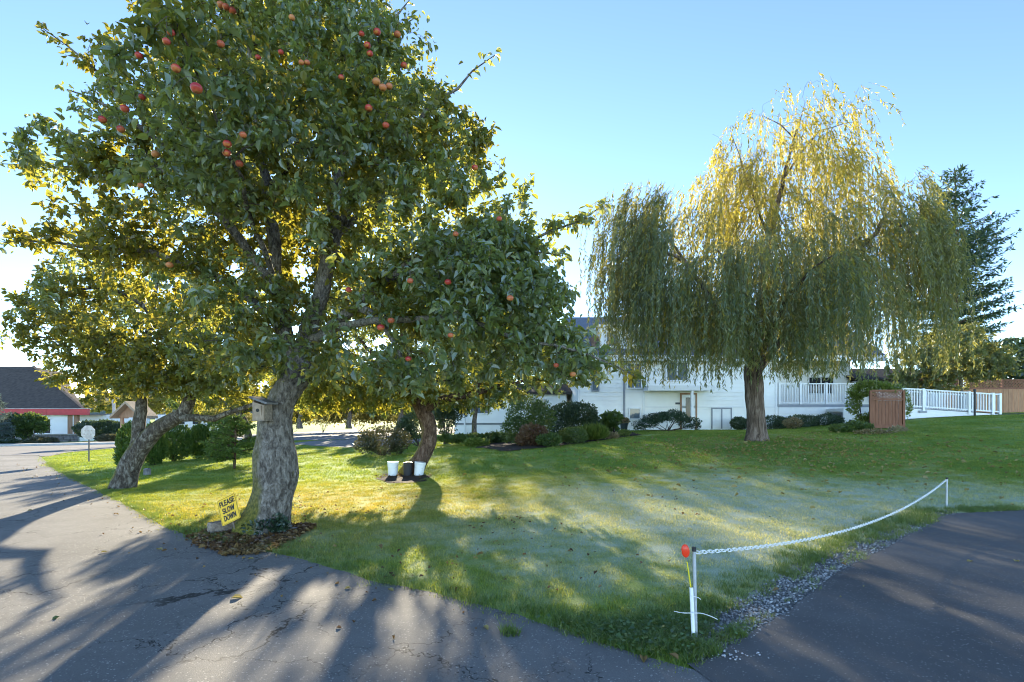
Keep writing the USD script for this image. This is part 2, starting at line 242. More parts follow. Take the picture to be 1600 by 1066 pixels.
M['white'] = plain('white_paint', (.78, .78, .77), .45, var=.04)
M['siding'] = plain('white_siding', (.88, .865, .83), .5, var=.04, scale=1.5)
M['trim_gray'] = plain('gray_trim', (.26, .28, .31), .5, var=.1)
M['dark_trim'] = plain('dark_trim', (.07, .075, .085), .5, var=.15)
M['roof_blue'] = plain('slate_blue_roof', (.085, .095, .12), .55, var=.15)
M['shingle_brown'] = mat_noise('brown_shingle', [(.3, (.035, .028, .025)), (.7, (.075, .06, .052))], 4.0, .9, .6, 30.0)
M['shake'] = mat_noise('cedar_shake', [(.3, (.12, .075, .055)), (.7, (.24, .16, .12))], 5.0, .9, .4, 20.0)
M['red_fascia'] = plain('red_fascia', (.42, .035, .04), .5)
M['tan_wood'] = mat_noise('tan_boards', [(.3, (.26, .15, .09)), (.7, (.42, .26, .17))], 3.0, .8, .2, 12., stretch=(4, 4, .4))
M['screen_wood'] = mat_noise('red_brown_boards', [(.3, (.16, .065, .038)), (.7, (.26, .12, .07))], 4.0, .75, .25, 14., stretch=(5, 5, .5))
M['cedar_wood'] = mat_noise('cedar_fence_wood', [(.3, (.26, .13, .07)), (.7, (.45, .25, .14))], 4.0, .8, .25, 14., stretch=(5, 5, .5))
M['old_wood'] = mat_noise('weathered_wood', [(.3, (.13, .10, .075)), (.7, (.34, .27, .21))], 9.0, .85, .5, 30., stretch=(.6, 4, 4))
M['old_wood_pale'] = mat_noise('pale_weathered_wood', [(.3, (.22, .16, .11)), (.7, (.42, .32, .23))], 9.0, .85, .4, 40., stretch=(3, 3, 1))
M['stone'] = mat_noise('gray_stone', [(.3, (.09, .09, .10)), (.7, (.26, .25, .25))], 6.0, .9, .6, 20.)
M['stone_pale'] = mat_noise('pale_stone', [(.3, (.3, .3, .31)), (.7, (.5, .5, .5))], 12.0, .85, .6, 30.)
M['concrete'] = mat_noise('concrete', [(.3, (.32, .31, .29)), (.7, (.48, .46, .43))], 3.0, .85, .2, 30.)
M['soil'] = mat_noise('mulch_soil', [(.3, (.022, .015, .010)), (.7, (.085, .055, .036))], 26.0, .95, .9, 60., dist=.03)
M['gravel_bed'] = mat_noise('gravel_bed', [(.35, (.07, .07, .065)), (.65, (.24, .24, .23))], 60.0, .95, .9, 80., dist=.02)
M['pebble'] = leaf_mat('pebble', [(0, (.10, .10, .095)), (.5, (.25, .245, .235)), (1, (.48, .47, .45))], (.1, .1, .1), .0, .03)
M['steel'] = plain('galvanised_post', (.46, .47, .48), .45, .5, .5, var=.15, scale=20)
M['plastic_white'] = plain('white_plastic', (.8, .8, .78), .35, .5, var=.03)
M['plastic_black'] = plain('black_plastic', (.02, .02, .022), .4, .5)
M['orange_lens'] = plain('orange_reflector', (.75, .045, .012), .25, .6, var=.15, scale=60.)
M['yellow_rod'] = plain('yellow_rod', (.75, .62, .03), .4)
M['sign_yellow'] = mat_noise('yellow_sign', [(.35, (.80, .44, .008)), (.65, (.85, .52, .015))], 7., .4, spec=.45)
M['ink'] = plain('black_ink', (.015, .014, .012), .5)
M['sign_back'] = mat_noise('sign_back', [(.4, (.40, .35, .33)), (.6, (.55, .50, .47))], 9., .5)
M['sign_stain'] = plain('rusty_bolt', (.40, .33, .30), .6)
M['hill'] = mat_noise('wooded_hill', [(.3, (.06, .075, .05)), (.7, (.14, .14, .09))], .06, .95)
M['glass'] = usdkit.material(stage, L + 'window_glass', {'p': ('principled_bsdf', {'base_color': (.10, .13, .15), 'roughness': .06, 'specular_ior_level': .8})}, surface='p.BSDF')
M['glass_dark'] = usdkit.material(stage, L + 'dark_glass', {'p': ('principled_bsdf', {'base_color': (.018, .02, .024), 'roughness': .08, 'specular_ior_level': .5})}, surface='p.BSDF')
M['tyre'] = plain('tyre_rubber', (.02, .02, .02), .8)
M['pot'] = plain('dark_green_pot', (.02, .035, .035), .4)
def apple_material():
    n = {'t': ('texture_coordinate', {}), 'n': ('noise_texture', {'scale': 14., 'detail': 4.}), 'oi': ('object_info', {}), 's': ('separate_xyz', {}), 'a': ('math', {'math_type': 'multiply_add', 'value2': 9.0}),
         'r': ('rgb_ramp', {'ramp': [(.2, (.45, .2, .04)), (.38, (.40, .06, .03)), (.55, (.30, .02, .02)), (1, (.19, .012, .014))]}), 'p': ('principled_bsdf', {'roughness': .33, 'specular_ior_level': .5})}
    n.update({'gp': ('geometry', {}), 'wn': ('noise_texture', {'scale': 2.3, 'detail': 1.0}), 'wr': ('map_range', {'from_min': .46, 'from_max': .66, 'to_min': 0., 'to_max': .7, 'clamp': True}), 'wm': ('mix', {'color2': (.46, .20, .06)})})
    return usdkit.material(stage, L + 'apple_skin', n, [('gp.position', 'wn.vector'), ('wn.fac', 'wr.value'), ('wr.result', 'wm.fac'), ('r.color', 'wm.color1'), ('wm.color', 'p.base_color'), ('t.object', 'n.vector'), ('t.object', 's.vector'), ('s.z', 'a.value1'), ('n.fac', 'a.value3'), ('a.value', 'r.fac')], surface='p.BSDF')
M['apple'] = apple_material()

# ------------------------------------------------------------------ ground height
CP = [(-3.4, 7.1, 0), (1.3, 3.6, 0), (0, 0, 0), (-4, 3, 0), (4, 3, 0), (7.6, 9, 0), (10, 8, 0), (0, 6, 0), (-8.7, 11.4, 0), (-6, 8.5, 0), (-14.7, 17.8, 0), (-2.7, 14.5, -.03), (-5, 20, .03), (-2, 10, 0), (2, 9, .04), (4.5, 12, .25),
      (8.6, 18, .745), (12.5, 19, .9), (16.1, 22, 1.05), (19, 24, 1.42), (23.9, 24.6, 1.66), (12, 13, .42), (16, 15, .72), (20, 18, 1.12), (7.75, 29, .80), (13.6, 29, .82), (18, 29, 1.1), (24, 29, 1.6), (-.5, 19, .365), (4.5, 20, .55), (5.2, 24, .66), (1.2, 25, .45), (-3, 27, .2),
      (-10, 25, .0), (-15, 38, 0), (-26, 33, -.3), (-36, 42, -.5), (-14, 45, 0), (0, 40, .5), (10, 40, .9), (24, 40, 1.5), (45, 25, 1.7), (45, 70, 1.5), (20, 70, 1.2), (-10, 70, .1), (-45, 70, -.6), (-45, 20, -.3), (-45, -12, 0), (45, -12, .2), (0, -12, 0), (-20, 5, 0), (20, 5, .15), (30, 12, .8), (-20, 14, 0)]
CP = np.array(CP, float)
_rbf = RBFInterpolator(CP[:, :2], CP[:, 2], kernel='thin_plate_spline', smoothing=.02)
GX, GY = np.arange(-46, 46.01, .5), np.arange(-12, 71.01, .5)
_gx, _gy = np.meshgrid(GX, GY, indexing='ij')
GZ = np.clip(_rbf(np.stack([_gx.ravel(), _gy.ravel()], 1)).reshape(_gx.shape), -.8, 1.9)
_near = np.exp(-((_gx / 9.) ** 2 + ((_gy - 2) / 5.) ** 2) ** 2); GZ = GZ * (1 - _near)
GI = RegularGridInterpolator((GX, GY), GZ)
def gz(x, y):
    x, y = np.broadcast_arrays(np.clip(np.asarray(x, float), -46, 46), np.clip(np.asarray(y, float), -12, 71))
    r = GI(np.stack([x.ravel(), y.ravel()], 1)).reshape(x.shape)
    return float(r) if r.ndim == 0 else r
def ground_hit(px, py, off=0.):
    """where the picture's ray meets the ground"""
    lo, hi = 1.5, 70.; ds = np.linspace(lo, hi, 3000); P = np.stack([(px - 800) / FPX * ds, ds, EYE - (py - HORIZ) / FPX * ds], 1)
    k = np.argmax(P[:, 2] < gz(P[:, 0], P[:, 1]) + off)
    return P[k]
def gpt(px, py):
    p = ground_hit(px, py); return p[0], p[1]
def drape(poly, off, cell=.5):
    x0, y0, x1, y1 = poly.bounds; vs, fs, n = [], [], 0
    xs, ys = np.arange(math.floor(x0 / cell) * cell, x1 + cell, cell), np.arange(math.floor(y0 / cell) * cell, y1 + cell, cell)
    from shapely import prepare; prepare(poly)
    for x in xs[:-1]:
        for y in ys[:-1]:
            b = sbox(x, y, x + cell, y + cell)
            if not poly.intersects(b): continue
            if poly.contains(b):
                vs.append(np.array([[x, y], [x + cell, y], [x + cell, y + cell], [x, y + cell]])); fs.append(np.array([[0, 1, 2], [0, 2, 3]]) + n); n += 4; continue
            g = poly.intersection(b)
            for q in getattr(g, 'geoms', [g]):
                if q.geom_type != 'Polygon' or q.area < 1e-7: continue
                v, f = trimesh.creation.triangulate_polygon(q, engine='earcut'); vs.append(np.asarray(v)); fs.append(np.asarray(f) + n); n += len(v)
    v = np.vstack(vs); v = np.column_stack([v, gz(v[:, 0], v[:, 1]) + off]); f = np.vstack(fs)
    nz = np.cross(v[f[:, 1]] - v[f[:, 0]], v[f[:, 2]] - v[f[:, 0]])[:, 2]; f[nz < 0] = f[nz < 0][:, ::-1]
    m = trimesh.Trimesh(v, f, process=False); m.merge_vertices(digits_vertex=5); return m
def wobble(pts, amp=.05, step=.12, seed=3):
    ls = LineString(pts); s = np.arange(0, ls.length, step); P = np.array([ls.interpolate(t).coords[0] for t in s]); r = np.random.default_rng(seed)
    q = meshkit.fbm(np.column_stack([P * 2.2, np.full(len(P), seed)]), 4, seed)[:, None] - .5
    d = np.gradient(P, axis=0); nrm = unit(np.column_stack([-d[:, 1], d[:, 0]]))
    return P + nrm * q * amp * 2.4

# edges of driveway, parking pad, gravel, read from the picture
drive_edge = [gpt(*p) for p in [(1092, 1050), (1000, 1028), (900, 992), (800, 962), (700, 935), (600, 913), (500, 884), (400, 860), (312, 846), (250, 820), (200, 791), (150, 767), (110, 748), (85, 735), (73, 724)]]
road_near = [gpt(76, 714), gpt(110, 707), gpt(180, 701), gpt(300, 696), gpt(450, 689), gpt(560, 687)]
de = wobble(drive_edge, .05)
drive_poly = Polygon(list(de) + [gpt(60, 712), (-24, 21), (-21, 16), (-14, 8), (-10.5, 2), (-10, -9), (3, -9), (1.25, 2.9)]).buffer(0)
pad_edge = wobble([gpt(*p) for p in [(1092, 1050), (1165, 1000), (1260, 935), (1340, 880), (1400, 850), (1470, 809), (1500, 803)]], .04, seed=5)
pad_far = wobble([gpt(1500, 803), (9.4, 8.75), (14, 8.9)], .05, seed=8)
pad_poly = Polygon([(1.27, 2.9), (2.5, -9), (14, -9)] + list(pad_far)[::-1] + list(pad_edge)[::-1]).buffer(0).union(Polygon([(1.12, 3.28), (1.19, 3.05), (1.32, 2.6), (2.0, -9), (3, -9), (1.7, 3.0), (1.3, 3.32)])).buffer(0)
grav_in = [gpt(*p) for p in [(1060, 1010), (1100, 965), (1180, 925), (1265, 880), (1350, 845), (1420, 815), (1478, 797)]]
gravel_poly = Polygon(list(wobble(grav_in, .10, seed=6)) + list(pad_edge)[::-1]).buffer(0).difference(pad_poly).difference(drive_poly)
road_poly = Polygon(road_near + [(-4, 38), (2, 46), (-4, 66), (-20, 66), (-32, 46), gpt(300, 680), gpt(180, 688), (-33, 33), (-60, 27), (-60, 19), (-24, 21)]).buffer(0)
road_poly = road_poly.difference(drive_poly)
mulch_poly = Polygon(wobble([gpt(*p) for p in [(305, 840), (340, 826), (385, 822), (455, 822), (482, 827), (455, 842), (420, 858), (380, 868), (330, 852), (305, 840)]], .06, seed=9)).buffer(0.02)
ring_poly = Polygon(wobble([gpt(*p) for p in [(588, 748), (600, 741), (640, 738), (672, 744), (668, 752), (640, 756), (605, 755), (588, 748)]], .05, seed=2)).buffer(0)
bed_poly = Polygon([gpt(*p) for p in [(766, 702), (790, 706), (850, 700), (900, 694), (950, 687), (1000, 680)]] + [(6.2, 28.4), (3.5, 28.6), (-1.0, 24), (-1.4, 20.5)]).buffer(.1)
path_poly = Polygon([(16.2, 23.9), (19.5, 24.35), (23.9, 24.35), (28, 23.2), (45, 21.5), (45, 23.5), (30, 25.4), (24, 26), (16.2, 24.55)]).buffer(.02)
lot_poly = Polygon([gpt(490, 689), gpt(560, 687), (-5, 32), (-5.5, 25.5), (-8.5, 25.5), (-13, 29)]).buffer(0)

xs = np.r_[[-900, -500, -300, -180, -120, -80, -60], GX, [60, 80, 120, 180, 300, 500, 900]]; ys = np.r_[[-300, -120, -60, -30], GY, [80, 100, 140, 200, 300, 500, 900]]
X, Y = np.meshgrid(xs, ys, indexing='ij'); Z = gz(X, Y); ny = len(ys)
i, j = np.meshgrid(np.arange(len(xs) - 1), np.arange(ny - 1), indexing='ij'); q = np.stack([i * ny + j, (i + 1) * ny + j, (i + 1) * ny + j + 1, i * ny + j + 1], -1).reshape(-1, 4)
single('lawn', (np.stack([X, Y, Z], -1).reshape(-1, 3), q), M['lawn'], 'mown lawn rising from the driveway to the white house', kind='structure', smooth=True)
single('driveway', drape(drive_poly, .012), M['asphalt_old'], 'old cracked grey asphalt driveway with dappled sun', kind='structure', smooth=True)
single('parking_pad', drape(pad_poly, .016), M['asphalt_new'], 'dark new asphalt pad behind the white chain', kind='structure', smooth=True)
single('gravel_verge', drape(gravel_poly, .006), M['gravel_bed'], 'grey gravel strip between lawn and dark asphalt', kind='structure')
single('road', drape(road_poly, .02, 1.0), M['asphalt_road'], 'pale sunlit road beyond the lawn', kind='structure')
single('mulch_ground', drape(mulch_poly, .012, .25), M['soil'], 'dark mulch around the big apple trunk', kind='structure')
single('bare_soil', drape(ring_poly, .010, .25), M['soil'], 'bare soil at the foot of the tree with the buckets', kind='structure')
single('flower_bed', drape(bed_poly, .03), M['soil'], 'dark soil of the planted bed before the house', kind='structure')
single('path', drape(path_poly, .02), M['asphalt_new'], 'dark asphalt path below the ramp', kind='structure')
single('parking_apron', drape(lot_poly.difference(road_poly.buffer(.05)), .015), M['asphalt_old'], 'shaded asphalt apron behind the round bush', kind='structure')
pv = np.array([(-60, 27.6), (-33.5, 33.4), (-26, 34.6), (-20, 38)]); kerb = []
for a, b in zip(pv[:-1], pv[1:]):
    t = unit(b - a); nn = np.array([-t[1], t[0]]); pts = [a, b, b + nn * 1.6, a + nn * 1.6]; z = [gz(*p) for p in pts]
    v = [(p[0], p[1], zz - .1) for p, zz in zip(pts, z)] + [(p[0], p[1], zz + .14) for p, zz in zip(pts, z)]
    kerb.append((v, [[4, 5, 6, 7], [0, 1, 5, 4], [2, 3, 7, 6], [1, 2, 6, 5], [3, 0, 4, 7]]))
single('pavement', join(*kerb), M['concrete'], 'pale concrete pavement along the far side of the road', kind='structure')
hx = np.linspace(-500, 500, 81); hh = 9 + 14 * meshkit.fbm(np.stack([hx / 90, hx * 0, hx * 0], 1), 4, 3) - 8 * (hx > 0) * np.minimum(hx / 150, 1)
hv = np.vstack([np.stack([hx, 330 + 0 * hx, 0 * hx - 3], 1), np.stack([hx, 380 + 0 * hx, hh], 1), np.stack([hx, 470 + 0 * hx, hh * .9], 1), np.stack([hx, 520 + 0 * hx, 0 * hx - 3], 1)])
k = np.arange(80); single('hills', (hv, np.vstack([np.stack([r * 81 + k, r * 81 + k + 1, (r + 1) * 81 + k + 1, (r + 1) * 81 + k], 1) for r in range(3)])), M['hill'], 'low wooded hill on the horizon', kind='structure', smooth=True)

# ------------------------------------------------------------------ leaves and trees
def leaves(P, D, N, size, width=.55, fold=.32, rng=RNG, jitter=.42, simple=False):
    """leaf blades: P base, D direction, N rough normal -> (vertices, faces, per-vertex random)"""
    n = len(P); D = unit(D); S = unit(np.cross(D, N)); N = np.cross(S, D)
    ln = (size * (1 + jitter * rng.normal(size=n)).clip(.4, 1.7))[:, None]; w = ln * width * .5
    r = rng.random(n)
    if simple:
        v = np.stack([P, P + D * ln * .45 + S * w, P + D * ln, P + D * ln * .45 - S * w], 1); f = np.array([[0, 1, 2], [0, 2, 3]])
    else:
        c = N * w * fold * 2; dr = -N * ln * rng.uniform(-.05, .3, (n, 1))
        v = np.stack([P, P + D * ln * .28 + S * w * .9 + c, P + D * ln * .66 + S * w * .85 + c + dr * .5, P + D * ln + dr * 1.6, P + D * ln * .66 - S * w * .85 + c + dr * .5, P + D * ln * .28 - S * w * .9 + c], 1)
        f = np.array([[0, 1, 2], [0, 2, 3], [0, 3, 4], [0, 4, 5]])
    k = v.shape[1]
    return v.reshape(-1, 3), (f[None] + (np.arange(n) * k)[:, None, None]).reshape(-1, 3), np.repeat(r, k)
def ell_points(blobs, n, rng, shell=0.0):
    """points in a union of ellipsoids [(cx,cy,cz,rx,ry,rz,weight)]"""
    B = np.array([b[:6] for b in blobs], float); w = np.array([b[6] * np.prod(b[3:6]) ** (2 / 3) for b in blobs]); w /= w.sum()
    k = rng.choice(len(B), n, p=w); u = unit(rng.normal(size=(n, 3))); r = (shell ** 3 + (1 - shell ** 3) * rng.random(n)) ** (1 / 3)
    return B[k, :3] + u * r[:, None] * B[k, 3:6]
def pblob(px, py, d, rx, ry, rd, w=1.0):
    c = at(px, py, d); return (*c, rx / FPX * d, rd, ry / FPX * d, w)
class Skeleton:
    def __init__(s, base): s.P = [np.asarray(base, float)]; s.par = [-1]; s.fixed = [0.0]; s.chains = []; s.tipn = []
    def limb(s, pts, r0, r1, start=None, step=.28):
        pts = [np.asarray(p, float) for p in pts]
        k0 = start if start is not None else int(np.argmin(np.linalg.norm(np.array(s.P) - pts[0], axis=1)))
        allp = np.array([s.P[k0]] + [p for p in pts if np.linalg.norm(p - s.P[k0]) > .02]); 
        n = max(3, int(np.linalg.norm(np.diff(allp, axis=0), axis=1).sum() / step)); C = spline(allp, n)
        C[1:-1] += RNG.normal(size=(n - 2, 3)) * .022
        return s.path(k0, C[1:], np.linspace(r0, r1, n - 1))
    def path(s, k0, C, fixed=None):
        ch, k = [k0], k0
        for q, p in enumerate(C):
            s.P.append(p); s.par.append(k); s.fixed.append(0. if fixed is None else float(fixed[q])); k = len(s.P) - 1; ch.append(k)
        s.chains.append(ch); return k
    def grow(s, tips, droop=.12, rng=RNG, step=.22, reach=.35):
        n = sum(len(s.chains[c]) for c in range(len(s.chains))); P = np.zeros((len(s.P) + len(tips) * 14, 3)); P[:len(s.P)] = s.P
        root = np.zeros(len(P)); 
        for k in range(1, len(s.P)): root[k] = root[s.par[k]] + np.linalg.norm(P[k] - P[s.par[k]])
        tree = cKDTree(np.array(s.P)); order = np.argsort(tree.query(tips)[0])
        for t in tips[order]:
            m = len(s.P); dd = np.linalg.norm(P[:m] - t, axis=1); k0 = int(np.argmin(dd + reach * .25 * root[:m])); L_ = dd[k0]
            if L_ < .08: continue
            a = P[k0]; up = np.array([0, 0, 1.]); pd = P[k0] - P[s.par[k0]] if s.par[k0] >= 0 else up
            c = a + (t - a) * .5 + unit(pd) * .18 * L_ + up * droop * L_ + rng.normal(size=3) * .07 * L_
            nn = int(np.clip(round(L_ / step), 2, 12)); u = np.linspace(0, 1, nn + 1)[1:, None]
            C = (1 - u) ** 2 * a + 2 * u * (1 - u) * c + u * u * t; C[:-1] += rng.normal(size=(nn - 1, 3)) * .012
            k = k0
            P[m:m + nn] = C
            for q in range(nn): root[m + q] = root[k if q == 0 else m + q - 1] + L_ / nn
            s.tipn.append(s.path(k0, C))
    def radii(s, r0=.0028, e=2.4):
        acc = np.zeros(len(s.P)); ch = np.zeros(len(s.P))
        for k in range(len(s.P) - 1, -1, -1):
            r = max(r0, ch[k] ** (1 / e)) if ch[k] > 0 else r0
            r = min(r, s.fixed[k]) if s.fixed[k] > 0 and False else max(r, s.fixed[k]); acc[k] = r
            if s.par[k] >= 0: ch[s.par[k]] += r ** e
        for k in range(1, len(s.P)): acc[k] = min(acc[k], acc[s.par[k]] if s.par[k] > 0 else 9)
        s.r = acc; return acc
    def mesh(s, rmin=0.0, rmax=9.):
        vs, P = [], np.array(s.P)
        for ch in s.chains:
            r = s.r[ch].copy(); r[0] = min(r[0], r[1] * 1.15)
            if r.max() < rmin or r.max() >= rmax: continue
            sides = 3 if r.max() < .008 else 5 if r.max() < .03 else 9
            vs.append(tube(P[ch], r, sides, cap=False))
        return join(*vs)
def leafy(sk, per, size, width=.55, span=.42, rng=RNG, spread=.045, hang=.35, simple=False, keep=None):
    """leaves along the outer ends of the twigs"""
    P = np.array(sk.P); B, D = [], []
    for ch in sk.chains:
        if sk.r[ch[-1]] > .02: continue
        C = P[ch]; seg = np.linalg.norm(np.diff(C, axis=0), axis=1); s_ = np.r_[0, np.cumsum(seg)]; tot = s_[-1]
        n = rng.poisson(per * min(1., .35 + tot / span)); 
        if n == 0: continue
        t = np.maximum(tot - span * rng.random(n) ** 1.1, tot * .08 * rng.random(n)); t[: max(1, n // 6)] = tot
        b = np.stack([np.interp(t, s_, C[:, q]) for q in range(3)], 1); dr = unit(C[-1] - C[-2])
        B.append(b + rng.normal(size=(n, 3)) * spread); D.append(unit(dr * .5 + rng.normal(size=(n, 3)) * .7 - np.array([0, 0, hang])))
    B, D = np.vstack(B), np.vstack(D)
    if keep is not None: k = keep(B); B, D = B[k], D[k]
    N = unit(rng.normal(size=B.shape) * .65 + np.array([0, -.15, .8]))
    return B, leaves(B, D, N, size, width, rng=rng, simple=simple)
def trunk_mesh(rows, sides=40, n=70, lump=.06, seed=0, flare=0.0):
    """rows: (x, y, z, r) up the trunk"""
    S = spline(np.array(rows, float), n); P, R = S[:, :3], S[:, 3]
    v, f = tube(P, R, sides, cap=True); c = np.repeat(P, sides, 0); k = len(c); d = v[:k] - c
    nz = meshkit.fbm(v[:k] * np.array([5, 5, 2.2]) + seed, 4, seed) - .5; nb = meshkit.fbm(v[:k] * 1.8 + seed, 3, seed + 5) - .5
    g = np.tile(np.arange(sides) * 2 * np.pi / sides, n); h = np.repeat(S[:, 2] - S[0, 2], sides)
    root = flare * np.exp(-h / .22) * (.5 + .5 * np.cos(g * 5 + seed))
    v[:k] = c + d * (1 + lump * 3.2 * nz + lump * 4 * nb + root)[:, None]; return v, f

# ------------------------------------------------------------------ the house and its yard (large structure)
HY = 29.0                                             # plane of the house front
def hp(px, py, y=HY): p = at(px, py, y); return p[0], p[2]
def siding(x0, x1, z0, z1, y, course=.24, lip=.03, top=None):
    """lap boards facing -y as one sheet of real laps"""
    vs, fs, n = [], [], 0; z = z0
    while z < z1 - 1e-6:
        t = min(z + course, z1)
        vs.append([[x0, y - lip, z], [x1, y - lip, z], [x1, y - .003, t], [x0, y - .003, t], [x0, y, z], [x1, y, z]]); fs.append(np.array([[0, 1, 2, 3], [5, 1, 0, 4]]) + n); n += 6; z = t
    return np.vstack(vs), np.vstack(fs)
def window(parent, x0, x1, z0, z1, y, frame='white', glass='glass', bars=0, fw=.07):
    f = join(bx(x0, x1, y - .06, y, z1 - fw, z1), bx(x0, x1, y - .06, y, z0, z0 + fw), bx(x0, x0 + fw, y - .055, y, z0 + fw, z1 - fw), bx(x1 - fw, x1, y - .055, y, z0 + fw, z1 - fw),
             *[bx(x0 + (x1 - x0) * (k + 1) / (bars + 1) - .03, x0 + (x1 - x0) * (k + 1) / (bars + 1) + .03, y - .045, y, z0 + fw, z1 - fw) for k in range(bars)])
    w = part(parent, 'window', f, M[frame]); part(w, 'pane', bx(x0 + fw, x1 - fw, y - .03, y - .01, z0 + fw, z1 - fw), M[glass])
HX0, HX1 = hp(903, 0)[0], hp(1214, 0)[0]; HB, EAVE = .55, hp(0, 556)[1]
house = Thing('white_house', 'large white lap-sided house with slate roof behind the willow', 'house', (HX0, HY, HB))
xm = hp(1006, 0)[0]
part(house, 'wall', join(siding(HX0, HX1, HB, EAVE, HY), bx(HX0, HX1, HY + .001, HY + 9, HB, EAVE)), M['siding'])
part(house, 'wall', join(siding(HX1, 20.6, HB + .2, 2.12, HY), bx(HX1, 20.6, HY + .001, HY + 9, HB + .2, 2.12)), M['siding'], label='low white wall below the deck')
part(house, 'wall', join(siding(HX1 + .02, 20.6, 2.2, EAVE, HY + 2.2), bx(HX1 + .02, 20.6, HY + 2.201, HY + 9, 2.2, EAVE)), M['siding'], label='white wall set back behind the deck')
for x in (HX0 + .06, hp(975, 0)[0], xm, HX1 - .06):
    part(house, 'corner_board', bx(x - .06, x + .06, HY - .04, HY - .019, HB, EAVE), M['white' if x != hp(975, 0)[0] else 'trim_gray'])
part(house, 'skirt_line', bx(xm + .07, HX1 - .12, HY - .05, HY - .02, hp(0, 636)[1] - .04, hp(0, 636)[1] + .03), M['white'])
def gable(x0, x1, y0, y1, ze, zr, th=.16, o=.35):
    yc = (y0 + y1) / 2; s = (zr - ze) / (yc - y0); a = ze - s * o
    v = [(x, y, z) for x in (x0 - o, x1 + o) for y, z in ((y0 - o, a), (yc, zr), (y1 + o, a), (y1 + o, a + th), (yc, zr + th), (y0 - o, a + th))]
    f3 = [[0, 5, 1], [5, 4, 1], [1, 4, 2], [4, 3, 2], [6, 7, 11], [11, 7, 10], [7, 8, 10], [10, 8, 9]]
    for k in range(6): f3 += [[k, k + 6, (k + 1) % 6], [(k + 1) % 6, k + 6, (k + 1) % 6 + 6]]
    return np.array(v, float), np.array(f3)
roof = part(house, 'roof', gable(HX0, 20.6, HY, HY + 9, EAVE + .05, 7.9), M['roof_blue'])
for x in (HX0, 20.6):
    part(house, 'gable_wall', ([(x, HY, EAVE), (x, HY + 9, EAVE), (x, HY + 4.5, 7.88), (x + .05, HY, EAVE), (x + .05, HY + 9, EAVE), (x + .05, HY + 4.5, 7.88)], [[0, 1, 2], [3, 5, 4], [0, 2, 5], [0, 5, 3], [1, 4, 5], [1, 5, 2]]), M['shake'])
part(house, 'eave_board', bx(HX0 - .35, 20.9, HY - .42, HY - .36, EAVE - .34, EAVE - .02), M['white'])
part(house, 'soffit', bx(HX0 - .3, 20.9, HY - .36, HY - .02, EAVE - .06, EAVE - .02), M['white'])
dx0, dx1 = hp(938, 0, 29.3)[0], hp(1000, 0, 29.3)[0]
dz0, dz1 = hp(0, 547, 29.3)[1], hp(0, 511, 29.3)[1]
dorm = part(house, 'dormer', join(bx(dx0, dx1, 29.4, 32.5, dz0 - .1, dz1), bx(dx0 - .15, dx1 + .2, 29.15, 32.6, dz1, dz1 + .12)), M['siding'])
part(dorm, 'window_frame', join(bx(hp(946, 0)[0], hp(970, 0)[0], 29.31, 29.39, hp(0, 543)[1], hp(0, 516)[1])), M['white'])
part(dorm, 'pane', bx(hp(950, 0)[0], hp(959, 0)[0], 29.29, 29.30, hp(0, 540)[1], hp(0, 518)[1]), M['glass'])
part(dorm, 'pane', bx(hp(960, 0)[0], hp(968, 0)[0], 29.29, 29.30, hp(0, 540)[1], hp(0, 518)[1]), M['glass'], label='paler right-hand dormer pane')
part(dorm, 'dormer_cheek', bx(dx0 - .45, dx0 - .02, 29.6, 32.0, dz0 - .1, dz1 - .5), M['shake'])
for (a, b, c, d_, br, fr) in ((924, 936, 573, 612, 0, 'trim_gray'), (979, 1003, 567, 608, 1, 'white'), (982, 1001, 637, 656, 0, 'white'), (1040, 1075, 565, 596, 1, 'white')):
    (x0, z1), (x1, z0) = hp(a, c), hp(b, d_); window(house, x0, x1, z0, z1, HY - .031, fr, 'glass', br)
(x0, z1), (x1, _) = hp(1005, 604), hp(1100, 0)
part(house, 'porch_beam', bx(x0, x1 + .2, HY - 1.0, HY - .02, z1 - .28, z1), M['white'])
for px in (1081,):
    x = hp(px, 0, HY - .85)[0]; part(house, 'porch_post', bx(x - .07, x + .07, HY - .95, HY - .81, .6, z1 - .281), M['white'])
(a, zt), (b, _) = hp(1065, 617), hp(1086, 0)
door = part(house, 'door', join(bx(a, b, HY - .05, HY - .02, .75, zt)), M['white'])
part(door, 'pane', bx(a + .22, b - .2, HY - .06, HY - .052, 1.2, zt - .15), M['glass_dark'])
part(door, 'handle', bx(a + .08, a + .12, HY - .1, HY - .052, 1.7, 1.85), M['steel'])
part(door, 'frame', join(bx(a - .1, a - .001, HY - .06, HY - .02, .75, zt + .1), bx(b + .001, b + .1, HY - .06, HY - .02, .75, zt + .1), bx(a, b, HY - .06, HY - .02, zt + .001, zt + .1)), M['tan_wood'])
part(house, 'number_plaque', bx(hp(1055, 0)[0], hp(1064, 0)[0], HY - .05, HY - .02, hp(0, 632)[1], hp(0, 629)[1]), M['dark_trim'])
(a, zt), (b, zb) = hp(1111, 637), hp(1143, 670); hm = (a + b) / 2
hatch = part(house, 'hatch', join(bx(a, b, HY - .07, HY - .021, zt - .08, zt), bx(a, a + .07, HY - .065, HY - .021, zb, zt - .08), bx(b - .07, b, HY - .065, HY - .021, zb, zt - .08), bx(hm - .04, hm + .04, HY - .065, HY - .021, zb, zt - .08)), M['trim_gray'], label='grey-framed double hatch low in the wall')
part(hatch, 'hatch_door', bx(a + .072, hm - .042, HY - .05, HY - .022, zb + .03, zt - .085), M['white']); part(hatch, 'hatch_door', bx(hm + .042, b - .072, HY - .05, HY - .022, zb + .03, zt - .085), M['white'])
